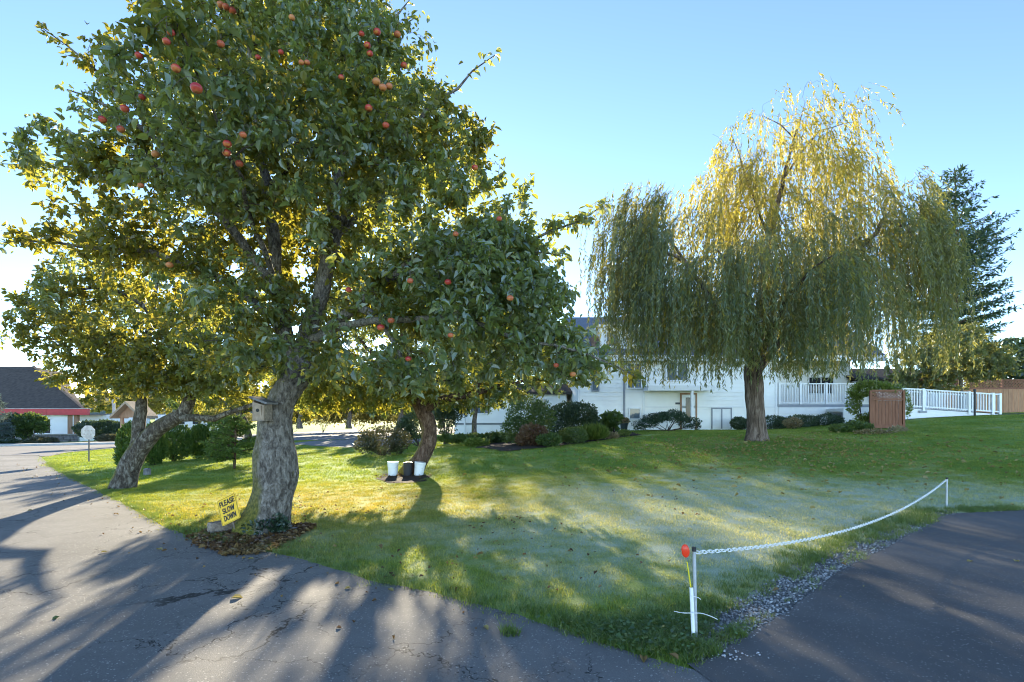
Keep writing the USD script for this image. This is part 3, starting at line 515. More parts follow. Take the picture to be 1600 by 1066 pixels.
# the deck with its white balustrade
DX0, DX1, DZ = hp(1216, 0)[0], hp(1336, 0)[0], hp(0, 632)[1]
part(house, 'deck_floor', bx(DX0, 20.6, HY - .06, HY + 2.18, DZ - .16, DZ), M['trim_gray'])
part(house, 'deck_skirt', bx(DX0, 20.6, HY - .05, HY - .021, DZ - .55, DZ - .165), M['white'])
def railing(parent, p0, p1, h, gap=.13, foot=.09, posts=None, r=.022, mat='white'):
    p0, p1 = np.array(p0, float), np.array(p1, float); Lr = np.linalg.norm((p1 - p0)[:2]); t = (p1 - p0) / Lr; e = np.array([0, 0, 1.0]); s = unit(np.array([-t[1], t[0], 0]))
    def beam(a, b, w, hh):
        v = [q + s * w * u + e * hh * w_ for q in (a, b) for u, w_ in ((-.5, -.5), (.5, -.5), (.5, .5), (-.5, .5))]
        return np.array(v), np.array([[0, 1, 2, 3], [7, 6, 5, 4], [0, 4, 5, 1], [1, 5, 6, 2], [2, 6, 7, 3], [3, 7, 4, 0]])
    rail = part(parent, 'railing', join(beam(p0 + e * h, p1 + e * h, .09, .06), beam(p0 + e * foot, p1 + e * foot, .06, .06)), M[mat])
    for k in range(1, int(Lr / gap)):
        c = p0 + t * k * gap; part(rail, 'baluster', bx(c[0] - r, c[0] + r, c[1] - r, c[1] + r, c[2] + foot + .031, c[2] + h - .031), M[mat])
    for u in (posts if posts is not None else (0, .5, 1)):
        c = p0 + (p1 - p0) * u; part(rail, 'railing_post', bx(c[0] - .055, c[0] + .055, c[1] - .055, c[1] + .055, c[2] - .12, c[2] + h + .06), M[mat])
railing(house, (DX0 + .05, HY, DZ), (DX1, HY, DZ), 1.17, .15, posts=(0, .28, .62, 1))
for a, b in ((14.9, 16.1), (18.0, 19.6)): window(house, a, b, 2.9, 4.0, HY + 2.18, 'white', 'glass_dark', 1)
part(house, 'patio_door', bx(13.0, 14.2, HY + 2.1, HY + 2.19, DZ + .02, DZ + 2.0), M['glass_dark'])
stoop = Thing('stair_box', 'white boxed-in stair side at the end of the deck', 'stair', (hp(1325, 0, 27.5)[0], 27.5, 1.0))
sx0, sx1 = at(1316, 0, 27.5)[0], at(1340, 0, 27.5)[0]
part(stoop, 'side_panel', bx(sx0, sx1, 27.4, 27.46, .95, 2.0), M['white']); part(stoop, 'stringer', bx(sx0, sx1, 27.46, 28.9, 1.85, 2.0), M['white'])
for k in range(4): part(stoop, 'step', bx(sx0 + .05, sx1, 27.47 + k * .3, 27.76 + k * .3, 1.0, 1.2 + k * .2), M['trim_gray'])
part(stoop, 'wall_light', bx(at(1328, 0, 27.4)[0] - .05, at(1328, 0, 27.4)[0] + .05, 27.33, 27.398, 1.25, 1.4), M['dark_trim'])
# ramp
r0, r1 = at(1403, 637, 25.0), at(1562, 646.5, 24.6)
ramp = Thing('access_ramp', 'white wooden access ramp with balustrade sloping down to the path', 'ramp', (r0[0], 25, 1.4))
zb0, zb1 = gz(r0[0], 25) - .1, gz(r1[0], 24.6) - .1
dv = []
for (x, y, zt, zb) in ((r0[0], 25.0, r0[2], zb0), (r1[0], 24.6, r1[2] - .02, zb1), (r1[0], 26.1, r1[2] - .02, zb1), (r0[0], 26.4, r0[2], zb0)): dv += [(x, y, zb), (x, y, zt)]
part(ramp, 'skirt', (dv, [[0, 2, 3, 1], [2, 4, 5, 3], [4, 6, 7, 5], [6, 0, 1, 7], [1, 3, 5, 7]]), M['white'])
dk = np.array([(r0[0], 24.95, r0[2] + .004), (r1[0] + .1, 24.55, r1[2]), (r1[0] + .1, 26.15, r1[2]), (r0[0], 26.45, r0[2] + .004)]); dk2 = dk - [0, 0, .05]
part(ramp, 'ramp_deck', (np.vstack([dk, dk2 + [0, 0, .06]]), [[0, 1, 2, 3], [4, 5, 6, 7]]), M['trim_gray'])
part(ramp, 'vent', bx(at(1438, 0, 24.8)[0], at(1450, 0, 24.8)[0], 24.85, 24.9, 1.75, 1.86), M['trim_gray'])
railing(ramp, r0 + [0, 0, .03], r1 + [0, 0, .0], .92, .125, posts=(0, .25, .7, .93, 1))
railing(ramp, (r0[0], 26.3, r0[2] + .03), (r1[0], 26.05, r1[2]), .92, .125, posts=(0, .5, 1))
low = Thing('low_annex', 'low white annex with dark windows behind the ramp', 'annex', (20.7, 30.5, 1.2))
part(low, 'wall', join(siding(20.7, 25.6, 1.2, 3.7, 30.5), bx(20.7, 25.6, 30.501, 36, 1.2, 3.7)), M['siding']); part(low, 'roof', gable(20.7, 25.6, 30.5, 36, 3.72, 4.5), M['shingle_brown'])
for a, b in ((21.2, 22.2), (22.7, 23.4), (24.2, 25.1)): window(low, a, b, 2.4, 3.3, 30.48, 'white', 'glass_dark', 1)
# dark pole, screen, cedar fence
x, y = at(1523, 648, 24.2)[0], 24.2; zg = gz(x, y)
pole = Thing('dark_pole', 'slim dark pole standing on the path before the ramp', 'pole', (x, y, zg))
part(pole, 'shaft', tube([(x, y, zg - .1), (x, y, zg + 1.22)], .045, 10), M['plastic_black']); part(pole, 'cap', lathe([(.0, 1.29), (.05, 1.27), (.06, 1.2), (.046, 1.2)], 10, (x, y, zg)), M['plastic_black'])
x, y = at(1386, 0, 21.8)[0], 21.8; zg = gz(x, y); rz = -9.0
scr = Thing('garden_screen', 'red-brown wooden privacy screen with lattice top on the lawn', 'screen', (x, y, zg), rz)
W_, H_ = 1.36, 1.66
for sx in (-1, 1): part(scr, 'post', bev(.09, .09, H_ + .04, .006, (sx * (W_ / 2 - .045), 0, H_ / 2 - .03)), M['screen_wood'], world=False)
for z in (.12, H_ - .03, 1.27): part(scr, 'rail', bev(W_ - .184, .05, .09 if z != .12 else .16, .004, (0, -.012, z)), M['screen_wood'], world=False)
nb = 9; bw = (W_ - .19) / nb
for k in range(nb): part(scr, 'plank', bev(bw - .008, .022, 1.02, .004, (-W_ / 2 + .095 + bw * (k + .5), .012 + .002 * (k % 2), .20 + .51)), M['screen_wood'], world=False)
def lattice(x0, x1, z0, z1, w, pitch, y):
    out = []; H = z1 - z0
    for s, yy in ((1, y), (-1, y + .012)):
        for c in np.arange(x0 - H, x1 + H, pitch):
            a, b = np.array([c, z0]), np.array([c + s * H, z1])
            if s < 0: a, b = np.array([c, z0]), np.array([c - H, z1])
            t0, t1 = 0., 1.
            if a[0] < x0: t0 = max(t0, (x0 - a[0]) / (b[0] - a[0]) if b[0] > a[0] else 9)
            if a[0] > x1: t0 = max(t0, (x1 - a[0]) / (b[0] - a[0]) if b[0] < a[0] else 9)
            if b[0] > x1: t1 = min(t1, (x1 - a[0]) / (b[0] - a[0]))
            if b[0] < x0: t1 = min(t1, (x0 - a[0]) / (b[0] - a[0]))
            if t1 - t0 < .1: continue
            p, q_ = a + (b - a) * t0, a + (b - a) * t1; n_ = unit(np.array([-(q_ - p)[1], (q_ - p)[0]])) * w / 2
            v = [(c_[0], yy + e, c_[1]) for e in (0, .01) for c_ in (p - n_, q_ - n_, q_ + n_, p + n_)]
            out.append((np.array(v), np.array([[0, 1, 2, 3], [7, 6, 5, 4], [0, 4, 5, 1], [1, 5, 6, 2], [2, 6, 7, 3], [3, 7, 4, 0]])))
    return out
for m in lattice(-W_ / 2 + .09, W_ / 2 - .09, 1.315, H_ - .075,   .045, .125, -.01): part(scr, 'lattice_slat', m, M['screen_wood'], world=False)
fx0, fx1 = 24.0, 36.0; fy = 30.0; fz = gz(26, 30)
fence = Thing('cedar_fence', 'cedar board fence with lattice top at the far edge of the yard', 'fence', (fx0, fy, fz))
for k in range(int((fx1 - fx0) / .15)): xx = fx0 + k * .15; part(fence, 'board', bx(xx + .004, xx + .146, fy + .005 * (k % 2), fy + .02 + .005 * (k % 2), fz - .1, fz + 1.5), M['cedar_wood'])
for xx in np.arange(fx0, fx1, 2.4): part(fence, 'post', bx(xx - .05, xx + .05, fy + .03, fy + .13, fz - .1, fz + 2.1), M['screen_wood'])
part(fence, 'rail', bx(fx0, fx1, fy - .03, fy + .04, fz + 1.501, fz + 1.58), M['screen_wood']); part(fence, 'rail', bx(fx0, fx1, fy - .03, fy + .04, fz + 2.0, fz + 2.07), M['screen_wood'])
part(fence, 'lattice', join(*lattice(fx0, fx1, fz + 1.58, fz + 2.0, .045, .17, fy)), M['screen_wood'], kind='stuff')
# low white building left of the house, behind the apple trees
lb = Thing('mobile_home', 'long low white mobile home half hidden behind the bucket apple tree', 'mobile home', (-4.6, 32, .2))
part(lb, 'wall', join(siding(-3.6, 3.4, 1.16, 3.0, 32.0), bx(-3.6, 3.4, 32.001, 37, 1.16, 3.0)), M['siding']); part(lb, 'skirting', join(siding(-3.6, 3.4, .1, 1.04, 32.06, .3), bx(-3.6, 3.4, 32.061, 36.9, .1, 1.04)), M['siding'])
part(lb, 'skirt_band', bx(-3.65, 3.45, 32.03, 36.9, 1.04, 1.16), M['trim_gray']); part(lb, 'roof', gable(-3.6, 3.4, 32, 37, 3.02, 3.6), M['shingle_brown'])  # grey strip stands in for the shadow gap above the skirting
window(lb, -2.6, -1.4, 1.7, 2.7, 31.98); window(lb, 1.2, 2.2, 1.7, 2.7, 31.98); part(lb, 'downpipe', tube([(-2.95, 31.9, .2), (-2.95, 31.9, 2.9)], .05, 8), M['white'])

# ------------------------------------------------------------------ the building, kiosk and trailers across the road
BY = 42.0
def B(px, py, y=BY): p = at(px, py, y); return p[0], p[2]
bz = -.62
diner = Thing('roadside_building', 'low roadside building with huge brown shingle roof and red fascia', 'building', (-40, BY, bz))
ez = B(0, 639.5)[1]; A = np.array([B(131, 0)[0], BY, ez]); R1 = np.array([at(52, 573, 47.0)[0], 47.0, at(52, 573, 47.)[2]]); Lc = np.array([-62., BY, ez]); Lr = np.array([-62., 47.0, R1[2]])
R2 = at(97, 582, 49.); Bk = at(129, 640, 50.)
front = np.array([Lc, A, R1, Lr]); side = np.array([A, Bk, R2, R1]); back = np.array([Bk, [-62, 53, ez], Lr, R2])
rf = part(diner, 'roof', join((front, [[0, 1, 2, 3]]), (side, [[0, 1, 2, 3]]), (np.array([R1, R2, Lr]), [[0, 1, 2]]), (back, [[0, 1, 2, 3]])), M['shingle_brown'])
part(rf, 'hip_cap', tube([A + [0, 0, .05], R1 + [0, 0, .05]], .09, 6), M['shake'])
sl = unit(R1 - A); 
fx0, fx1 = B(8, 0)[0], B(146, 0)[0]
part(diner, 'fascia', bx(fx0, B(83, 0)[0] - .01, BY - .6, BY - .35, B(0, 648.5)[1], ez + .02), M['red_fascia']); part(diner, 'fascia', bx(B(83, 0)[0], fx1, BY - .6, BY - .35, B(0, 648.5)[1], ez + .01), M['red_fascia'])
part(diner, 'fascia_cap', bx(fx0 - .02, fx1 + .02, BY - .62, BY - .33, ez + .022, ez + .07), M['concrete']); part(diner, 'soffit', bx(-62, fx1, BY - .34, BY + 3, B(0, 648)[1], B(0, 648)[1] + .08), M['dark_trim'])
wz = B(0, 679)[1]; tz = B(0, 648)[1]
part(diner, 'wall', bx(B(80, 0)[0], B(105.5, 0)[0], BY, BY + .2, wz, tz), M['siding'], label='pale board panel')
for k, (a, b, m) in enumerate(((105.5, 114, 'tan_wood'), (114, 115.5, 'white'), (115.5, 121.5, 'tan_wood'))): part(diner, 'wall_panel', bx(B(a, 0)[0] + .004, B(b, 0)[0], BY - .01 * (k + 1), BY + .2, wz, tz), M[m])
part(diner, 'wall', join(bx(-62, B(38, 0)[0], BY + .01, BY + .2, wz, tz), bx(-62, B(121, 0)[0], BY + .21, BY + 8, bz, tz)), M['siding'])
window(diner, B(38, 0)[0] + .02, B(80, 0)[0] - .02, wz + .05, tz - .3, BY + .06, 'white', 'glass_dark', 2)
stones = []; rs = np.random.default_rng(4); x = -62.
wst = part(diner, 'stone_base', bx(-62, B(122, 0)[0] - .03, BY - .15, BY - .012, bz - .1, wz - .01), M['stone'])
part(diner, 'sill', bx(-62, B(122, 0)[0], BY - .3, BY + .01, wz - .009, wz + .05), M['concrete'])
x = B(0, 0)[0]
while x < B(121, 0)[0] - .3:
    for z in np.arange(bz, wz - .2, .28):
        w = rs.uniform(.35, .6); part(wst, 'stone', xf(bev(w - .03, .10, .24, .04), rot([0, 0, 1], 0), (x + w / 2 + rs.uniform(-.1, .1), BY - .19 + rs.uniform(-.02, .02), z + .12)), M['stone'])
    x += .5
kd = 31.0; kx0, kxa = at(181, 650, kd), at(205, 627, kd); kz = gz(kxa[0], kd)
kiosk = Thing('notice_kiosk', 'small gabled wooden notice kiosk behind the cedar hedge', 'kiosk', (kxa[0], kd, kz))
half = kxa[0] - kx0[0]
for s in (-1, 1):
    a, b = np.array([kxa[0], kd, kxa[2]]), np.array([kxa[0] + s * half, kd, kx0[2]])
    v = [p + [0, e, h] for e in (-.5, 1.0) for p, h in ((a, -.16), (b, -.16), (b, 0), (a, 0))]
    part(kiosk, 'roof_slope', (v, [[0, 1, 2, 3], [7, 6, 5, 4], [3, 2, 6, 7], [0, 4, 5, 1], [1, 5, 6, 2]]), M['old_wood_pale'])
    part(kiosk, 'post', bx(kxa[0] + s * (half - .25) - .07, kxa[0] + s * (half - .25) + .07, kd + .1, kd + .24, kz - .2, kx0[2] + .05), M['tan_wood'])
part(kiosk, 'gable_panel', ([(kxa[0] - half + .1, kd, kx0[2] - .1), (kxa[0] + half - .1, kd, kx0[2] - .1), (kxa[0], kd, kxa[2] - .15)], [[0, 1, 2]]), M['tan_wood'])
part(kiosk, 'board', bx(kxa[0], kxa[0] + half - .32, kd + .12, kd + .18, kz + .7, kx0[2] - .05), M['trim_gray'])
def trailer(x0, x1, y, z0, z1, lab):
    t = Thing('travel_trailer', lab, 'trailer', ((x0 + x1) / 2, y, z0)); body = bev(x1 - x0, 2.4, z1 - z0 - .5, .25, ((x0 + x1) / 2, y + 1.2, (z0 + .5 + z1) / 2)); part(t, 'body', body, M['white'])
    for k in range(3): a = x0 + (x1 - x0) * (.12 + .28 * k); w = part(t, 'window', bx(a, a + 1.0, y - .02, y + .1, z1 - 1.2, z1 - .6), M['glass_dark'])
    for k in (.4, .55): part(t, 'wheel', xf(lathe([(0, -.1), (.33, -.1), (.33, .1), (0, .1)], 16), rot([1, 0, 0], 90), (x0 + (x1 - x0) * k, y + .3, z0 + .33)), M['tyre'])
    part(t, 'stripe', bx(x0 + .3, x1 - .3, y - .015, y + .1, z0 + 1.05, z0 + 1.15), M['trim_gray'])
trailer(at(119, 0, 62)[0], at(158, 0, 62)[0], 62, -1.5, at(0, 653, 62)[2] + .1, 'white travel trailer parked left of the other trailer')
trailer(at(161, 0, 58)[0], at(214, 0, 58)[0], 58, -1.5, at(0, 654, 58)[2] + .1, 'longer white travel trailer beside the kiosk roof')
trailer(at(240, 0, 64)[0], at(330, 0, 64)[0], 64, -1.0, at(0, 648, 64)[2], 'white trailer seen through gaps in the cedar hedge')
px_ = at(178.5, 0, 48)[0]; up = Thing('utility_pole', 'pale leaning utility pole beyond the trailers', 'pole', (px_, 48, -.6)); part(up, 'shaft', tube([(px_ + .1, 48, -.8), (px_ - .1, 48, at(0, 618, 48)[2])], .13, 8), M['concrete']); part(up, 'crossarm', bx(px_ - .5, px_ + .3, 47.9, 48.0, at(0, 624, 48)[2], at(0, 622, 48)[2]), M['old_wood'])
for i, (ya, yb) in enumerate(((566, 560), (553, 545), (521, 520))):
    t = np.linspace(0, 1, 24)[:, None]; a, b = at(-90, ya, 45), at(640, yb, 52); P = a + (b - a) * t; P[:, 2] -= 1.3 * 4 * (t * (1 - t))[:, 0]
    single('overhead_wire', tube(P, .012, 4), M['dark_trim'], ['lowest thin overhead wire just above the brown roof', 'middle thin overhead wire crossing the sky at left', 'highest thin overhead wire crossing the sky at left'][i], 'wire')

# ------------------------------------------------------------------ apple trees
def make_tree(name, label, base, trunk_rows, limbs, blobs, ntips, per, lsize, bark, lmat, seed, cat='apple tree', lump=.06, flare=.25, extra_leaf=None, span=.42, droop=.12, hang=.35, keepout=None, width=.55, group=None, step=.22, keep=None, moss=None, sides=40, simple=False, clump=1.7):
    rng = np.random.default_rng(seed); t = Thing(name, label, cat, base, group=group)
    sk = Skeleton(trunk_rows[0][:3]); tr = np.array(trunk_rows, float); sk.path(0, tr[1:, :3], tr[1:, 3] * .5)
    for pts, a, b in limbs: sk.limb(pts, a, b)
    tips = ell_points(blobs, int(ntips * clump), rng, .25); nz = meshkit.fbm(tips * .9 + seed, 3, seed)
    tips = tips[np.argsort(-nz + rng.normal(size=len(nz)) * .07)[:ntips]]
    if keepout is not None: tips = tips[~keepout(tips)]
    sk.grow(tips, droop, rng, step); sk.radii()
    tk = part(t, 'trunk', trunk_mesh(trunk_rows, sides, 90, lump, seed, flare), M[bark], smooth=True)
    part(t, 'limbs', sk.mesh(.018), M[bark], smooth=True)
    part(t, 'twigs', sk.mesh(0, .018), M['twig'], kind='stuff')
    Bp, (v, f, r) = leafy(sk, per, lsize, width, span, rng, hang=hang, keep=keep, simple=simple)
    if extra_leaf:
        s_ = extra_leaf(Bp)
        nk = len(v) // len(Bp); sel = np.repeat(s_, nk); fs = sel[f[:, 0]]
        for m_, q, nm in ((lmat, ~fs, 'foliage'), (extra_leaf.mat, fs, 'yellow_foliage')):
            used = np.unique(f[q]); mp = np.zeros(len(v), int); mp[used] = np.arange(len(used)); part(t, nm, (v[used], mp[f[q]]), M[m_], rnd=r[used], kind='stuff')
    else: part(t, 'foliage', (v, f), M[lmat], rnd=r, kind='stuff')
    return t, sk, Bp
def px3(*q): return [at(*p) for p in q]
D1 = 7.1; g1 = at(416, 830, D1)
rows1 = [(*at(417, 840, D1), .36), (*at(415, 825, D1), .345), (*at(420, 800, D1), .285), (*at(427, 770, D1), .265), (*at(431, 742, D1), .285), (*at(431, 712, D1), .275), (*at(430, 685, D1), .235), (*at(430, 660, D1), .225), (*at(435, 640, D1), .195), (*at(443, 620, D1), .175), (*at(455, 600, D1), .185), (*at(466, 582, D1), .20), (*at(474, 562, D1 - .05), .17), (*at(478, 545, D1 - .1), .13)]
limbs1 = [(px3((474, 562, 7.05), (482, 520, 7), (502, 455, 6.9), (520, 380, 6.8), (530, 280, 6.8), (540, 150, 6.8), (548, 40, 6.8)), .115, .025),
          (px3((466, 582, 7.1), (448, 525, 7.0), (432, 440, 7.), (422, 330, 7), (402, 200, 7), (390, 40, 7)), .10, .025),
          (px3((476, 555, 7.0), (560, 475, 6.6), (650, 405, 6.3), (740, 372, 6.1), (830, 375, 6.0), (900, 345, 6.0), (942, 322, 6.)), .075, .005),
          (px3((445, 520, 7.0), (350, 440, 6.8), (230, 395, 6.6), (100, 383, 6.6), (5, 378, 6.6)), .06, .005),
          (px3((436, 460, 7.0), (340, 330, 6.6), (240, 262, 6.5), (120, 265, 6.5), (5, 256, 6.5)), .055, .005),
          (px3((340, 330, 6.6), (240, 210, 6.3), (165, 160, 6.2), (105, 140, 6.2)), .05, .006),
          (px3((440, 500, 7.0), (390, 330, 5.7), (340, 190, 4.7), (300, 100, 4.2)), .045, .006),
          (px3((481, 530, 7.0), (500, 430, 8.4), (480, 300, 9.2), (450, 150, 9.5)), .10, .02),
          (px3((478, 545, 7.0), (590, 500, 5.9), (720, 500, 5.5), (830, 535, 5.4), (930, 560, 5.4), (995, 590, 5.4)), .06, .004),
          (px3((560, 478, 6.6), (620, 540, 5.9), (640, 590, 5.7)), .05, .01),
          (px3((520, 380, 6.8), (600, 250, 6.4), (680, 160, 6.2), (775, 85, 6.2)), .06, .004),
          (px3((520, 380, 6.8), (640, 290, 6.5), (720, 240, 6.3), (770, 200, 6.3)), .05, .005),
          (px3((540, 150, 6.8), (600, 60, 6.5), (640, 0, 6.4)), .04, .005),
          (px3((740, 372, 6.1), (820, 400, 5.9), (880, 400, 5.9)), .02, .004),
          (px3((240, 262, 6.5), (130, 90, 6.3), (60, 40, 6.2)), .03, .004),
          (px3((420, 330, 7.0), (470, 210, 6.4), (430, 178, 6.)), .06, .02)]
blobs1 = [pblob(430, 110, 7, 225, 190, 2.0), pblob(390, -50, 7, 200, 150, 1.8), pblob(420, 380, 7, 260, 160, 2.2), pblob(640, 340, 6.6, 140, 200, 1.6, 1.3), pblob(710, 490, 6.1, 190, 110, 1.4, 1.5), pblob(250, 310, 6.8, 150, 150, 1.6, .5), pblob(100, 375, 6.6, 110, 30, .4, .5), pblob(90, 262, 6.5, 100, 32, .4, .6),
          pblob(860, 555, 5.7, 95, 50, .7, .8), pblob(610, 160, 6.8, 110, 120, 1.3, .9), pblob(880, 345, 6, 70, 16, .25, .45), pblob(860, 400, 5.9, 40, 18, .25, .4), pblob(320, 130, 4.7, 130, 110, .8, .8), pblob(740, 240, 6.3, 45, 70, .5, .6), pblob(165, 190, 6.3, 70, 90, .6, .55), pblob(120, 105, 6.25, 70, 55, .4, .35), pblob(470, 200, 9.2, 240, 200, 1.3, .8), pblob(640, 580, 5.6, 140, 45, .9, 1.2), pblob(600, 440, 6.0, 160, 110, 1.2), pblob(420, 560, 6.6, 120, 40, 1.0, .8), pblob(780, 420, 6.0, 70, 80, .7, .9), pblob(330, 455, 7.6, 170, 80, 1.4, .5), pblob(770, 310, 6.2, 70, 60, .6, .9), pblob(790, 380, 5.9, 70, 60, .6, .9), pblob(690, 230, 6.4, 80, 90, .8, .9), pblob(830, 470, 5.8, 60, 60, .6, .8), pblob(430, 480, 5.8, 220, 110, .8, .9), pblob(500, 260, 5.7, 210, 170, .8, .9), pblob(700, 430, 5.4, 120, 130, .6, 1.2), pblob(560, 570, 6.6, 110, 40, .9, .9)]
class XL:
    mat = 'apple_leaf_backlit'
    def __call__(s, B):   # backlit yellow painted into leaf clumps, more to the left of the crown
        c = meshkit.fbm(B * .8, 3, 11); return (c + .10 * np.exp(-((B[:, 0] + 4.2) / 2.2) ** 2)) > .585
tree1, sk1, L1 = make_tree('apple_tree', 'biggest apple tree, thick grey trunk with birdhouse, crown full of red apples', g1, rows1, limbs1, blobs1, 4900, 33, .071, 'bark_gray', 'apple_leaf', 21, lump=.04, flare=.30, extra_leaf=XL(), sides=56)
for (px, py, s) in ((461, 741, .045), (402, 745, .03)):
    p = at(px, py, D1 - .06); part(tree1, 'knot', xf(trimesh.creation.icosphere(2, s), np.diag([.7, 1.0, 1.3]), p), M['bark_gray'], smooth=True)

D2 = 11.4; g2 = at(193, 764, D2)
rows2 = [(*at(190, 772, D2), 0.272), (*at(193, 760, D2), 0.256), (*at(200, 735, D2), 0.216), (*at(213, 708, D2), 0.200), (*at(228, 688, D2), 0.192), (*at(250, 668, D2), 0.168), (*at(272, 655, D2 - .1), 0.152), (*at(288, 645, D2 - .2), 0.144)]
limbs2 = [(px3((213, 708, 11.4), (217, 670, 11.4), (222, 630, 11.4), (226, 590, 11.4), (232, 540, 11.4), (240, 480, 11.4), (250, 420, 11.4)), .14, .02),
          (px3((288, 645, 11.2), (297, 620, 11.1), (300, 585, 11), (310, 540, 11), (330, 480, 11)), .125, .02),
          (px3((280, 650, 11.15), (320, 655, 11.), (352, 648, 10.9), (380, 636, 10.8), (410, 630, 10.9), (440, 600, 11)), .09, .015),
          (px3((226, 590, 11.4), (170, 540, 11.2), (110, 530, 11.), (30, 522, 11)), .06, .006), (px3((232, 560, 11.4), (160, 585, 11.2), (100, 590, 11.1)), .04, .005), (px3((240, 500, 11.4), (160, 450, 11.3), (70, 470, 11.2)), .06, .006), (px3((300, 585, 11), (360, 560, 11), (420, 560, 11)), .06, .01)]
blobs2 = [pblob(230, 500, 11.4, 165, 90, 2.2), pblob(110, 535, 11.1, 90, 40, 1.2, .6), pblob(150, 585, 11, 85, 36, .9, .65), pblob(330, 560, 11, 105, 55, 1.8, 1.1), pblob(90, 470, 11.2, 70, 35, .9, .5), pblob(280, 600, 10.7, 100, 22, 1.2, .9), pblob(200, 420, 11.5, 110, 50, 1.5, .8), pblob(400, 590, 11.3, 60, 40, 1.2, .8)]
class XL2(XL):
    def __call__(s, B): return meshkit.fbm(B * .7, 3, 5) + .10 * np.exp(-((B[:, 2] - 2.3) / .8) ** 2) > .53
tree2, sk2, L2 = make_tree('apple_tree', 'leaning apple tree, its mossy forked trunk arching beside the driveway', g2, rows2, limbs2, blobs2, 1900, 27, .08, 'bark_lichen', 'apple_leaf', 22, lump=.04, flare=.2, extra_leaf=XL2())

D3 = 14.5; g3 = at(648, 740, D3)
rows3 = [(*at(641, 745, D3), .30), (*at(645, 736, D3), .28), (*at(655, 722, D3), .235), (*at(664, 705, D3), .215), (*at(670, 688, D3), .21), (*at(670, 670, D3), .21), (*at(666, 655, D3), .22), (*at(659, 642, D3), .19), (*at(652, 628, D3), .17)]
limbs3 = [(px3((652, 628, 14.5), (640, 590, 14.5), (630, 520, 14.6), (640, 430, 14.7)), .15, .03), (px3((664, 650, 14.5), (690, 625, 14.2), (740, 616, 13.9), (800, 600, 13.7), (870, 590, 13.6)), .13, .01),
          (px3((652, 628, 14.5), (600, 600, 14.2), (540, 590, 14), (490, 600, 14)), .10, .01), (px3((660, 640, 14.5), (700, 560, 14.9), (760, 500, 15.2)), .12, .02), (px3((640, 600, 14.5), (590, 560, 15.3), (540, 500, 16)), .1, .02), (px3((740, 616, 13.9), (770, 560, 13.9), (830, 530, 14)), .06, .01)]
blobs3 = [pblob(680, 510, 14.6, 190, 110, 2.6), pblob(560, 600, 14, 85, 45, 1.4, .9), pblob(800, 570, 13.8, 130, 55, 1.5, 1.0), pblob(740, 620, 13.6, 80, 24, 1.0, .9), pblob(610, 622, 13.9, 70, 22, 1.0, .8), pblob(900, 575, 13.6, 60, 35, .9, .5), pblob(500, 615, 14.2, 50, 36, 1., .7)]
class XL3(XL):
    def __call__(s, B): return meshkit.fbm(B * .7, 3, 6) + .12 * np.exp(-((B[:, 0] + 4.5) / 1.6) ** 2) > .60  # painted backlit yellow, more on the left side
tree3, sk3, L3 = make_tree('apple_tree', 'apple tree with bent brown trunk standing among three buckets on the lawn', g3, rows3, limbs3, blobs3, 1900, 26, .085, 'bark_brown', 'apple_leaf', 23, lump=.05, flare=.2, extra_leaf=XL3())

def small_tree(name, label, px, pyb, d, pts, blobs, n, per, ls, bark, lm, seed, r=.13, cat='tree', group=None, clump=1.7):
    b = at(px, pyb, d); rows = [(*(at(px, pyb + 6, d)), r * 1.25)] + [(*at(*q, d), r * (1 - .1 * k)) for k, q in enumerate(pts)]
    lb_ = [([np.array(rows[-1][:3]), np.array(bb[:3])], r * .5, .015) for bb in blobs]
    return make_tree(name, label, b, rows, lb_, blobs, n, per, ls, bark, lm, seed, cat=cat, flare=.1, group=group, step=.35, sides=16, simple=d > 30, clump=clump)
small_tree('apple_tree', 'slim leaning apple tree with backlit yellow painted into its leaves behind the big trunk', 390, 692, 22., [(389, 688), (386, 672), (380, 655), (372, 645)], [pblob(400, 610, 22, 75, 42, 2.0), pblob(470, 622, 22, 60, 34, 1.6), pblob(340, 620, 22, 50, 30, 1.5)], 420, 22, .11, 'bark_lichen', 'apple_leaf_backlit', 31, .16, 'apple tree')
small_tree('garden_tree', 'thin straight-trunked garden tree before the mobile home', 741, 682, 26., [(741, 678), (741, 660), (743, 645), (744, 630)], [pblob(745, 612, 26, 60, 34, 1.8), pblob(790, 600, 26, 50, 40, 1.6)], 380, 20, .12, 'bark_gray', 'shrub_mid', 32, .13)
for k, (px, pyb, d, ry, lm, lab) in enumerate(((468, 664, 44, 66, 'far_leaf', 'yellow tree beyond the sunlit road, left of its neighbours'), (545, 664, 46, 72, 'far_leaf', 'tallest yellow-green tree beyond the sunlit road'), (625, 664, 42, 60, 'shrub_mid', 'green tree beyond the road behind the bucket apple tree'), (230, 672, 70, 46, 'far_leaf', 'hazy tree behind the notice kiosk roof'), (180, 668, 78, 40, 'far_leaf', 'hazy pale tree behind the leaning utility pole'), (330, 668, 66, 50, 'shrub_mid', 'green tree behind the trailer past the cedar hedge'), (1590, 652, 37, 70, 'shrub_dark', 'dark leafy tree over the cedar fence at the right edge'), (1700, 652, 40, 90, 'shrub_mid', 'broad tree beyond the cedar fence outside the lawn'))):
    small_tree('roadside_tree' if k < 7 else 'fence_tree', lab, px, pyb, d, [(px, pyb - 4), (px + 2, pyb - 16), (px, pyb - 30)], [pblob(px, pyb - 30 - ry * .6, d, 46, ry * .75, 3.5), pblob(px + 30, pyb - 24 - ry * .4, d, 34, ry * .5, 3.), pblob(px - 32, pyb - 26 - ry * .3, d, 32, ry * .5, 3.)], 380, 16, .38 if k < 7 else .22, 'bark_gray', lm, 40 + k, .22)
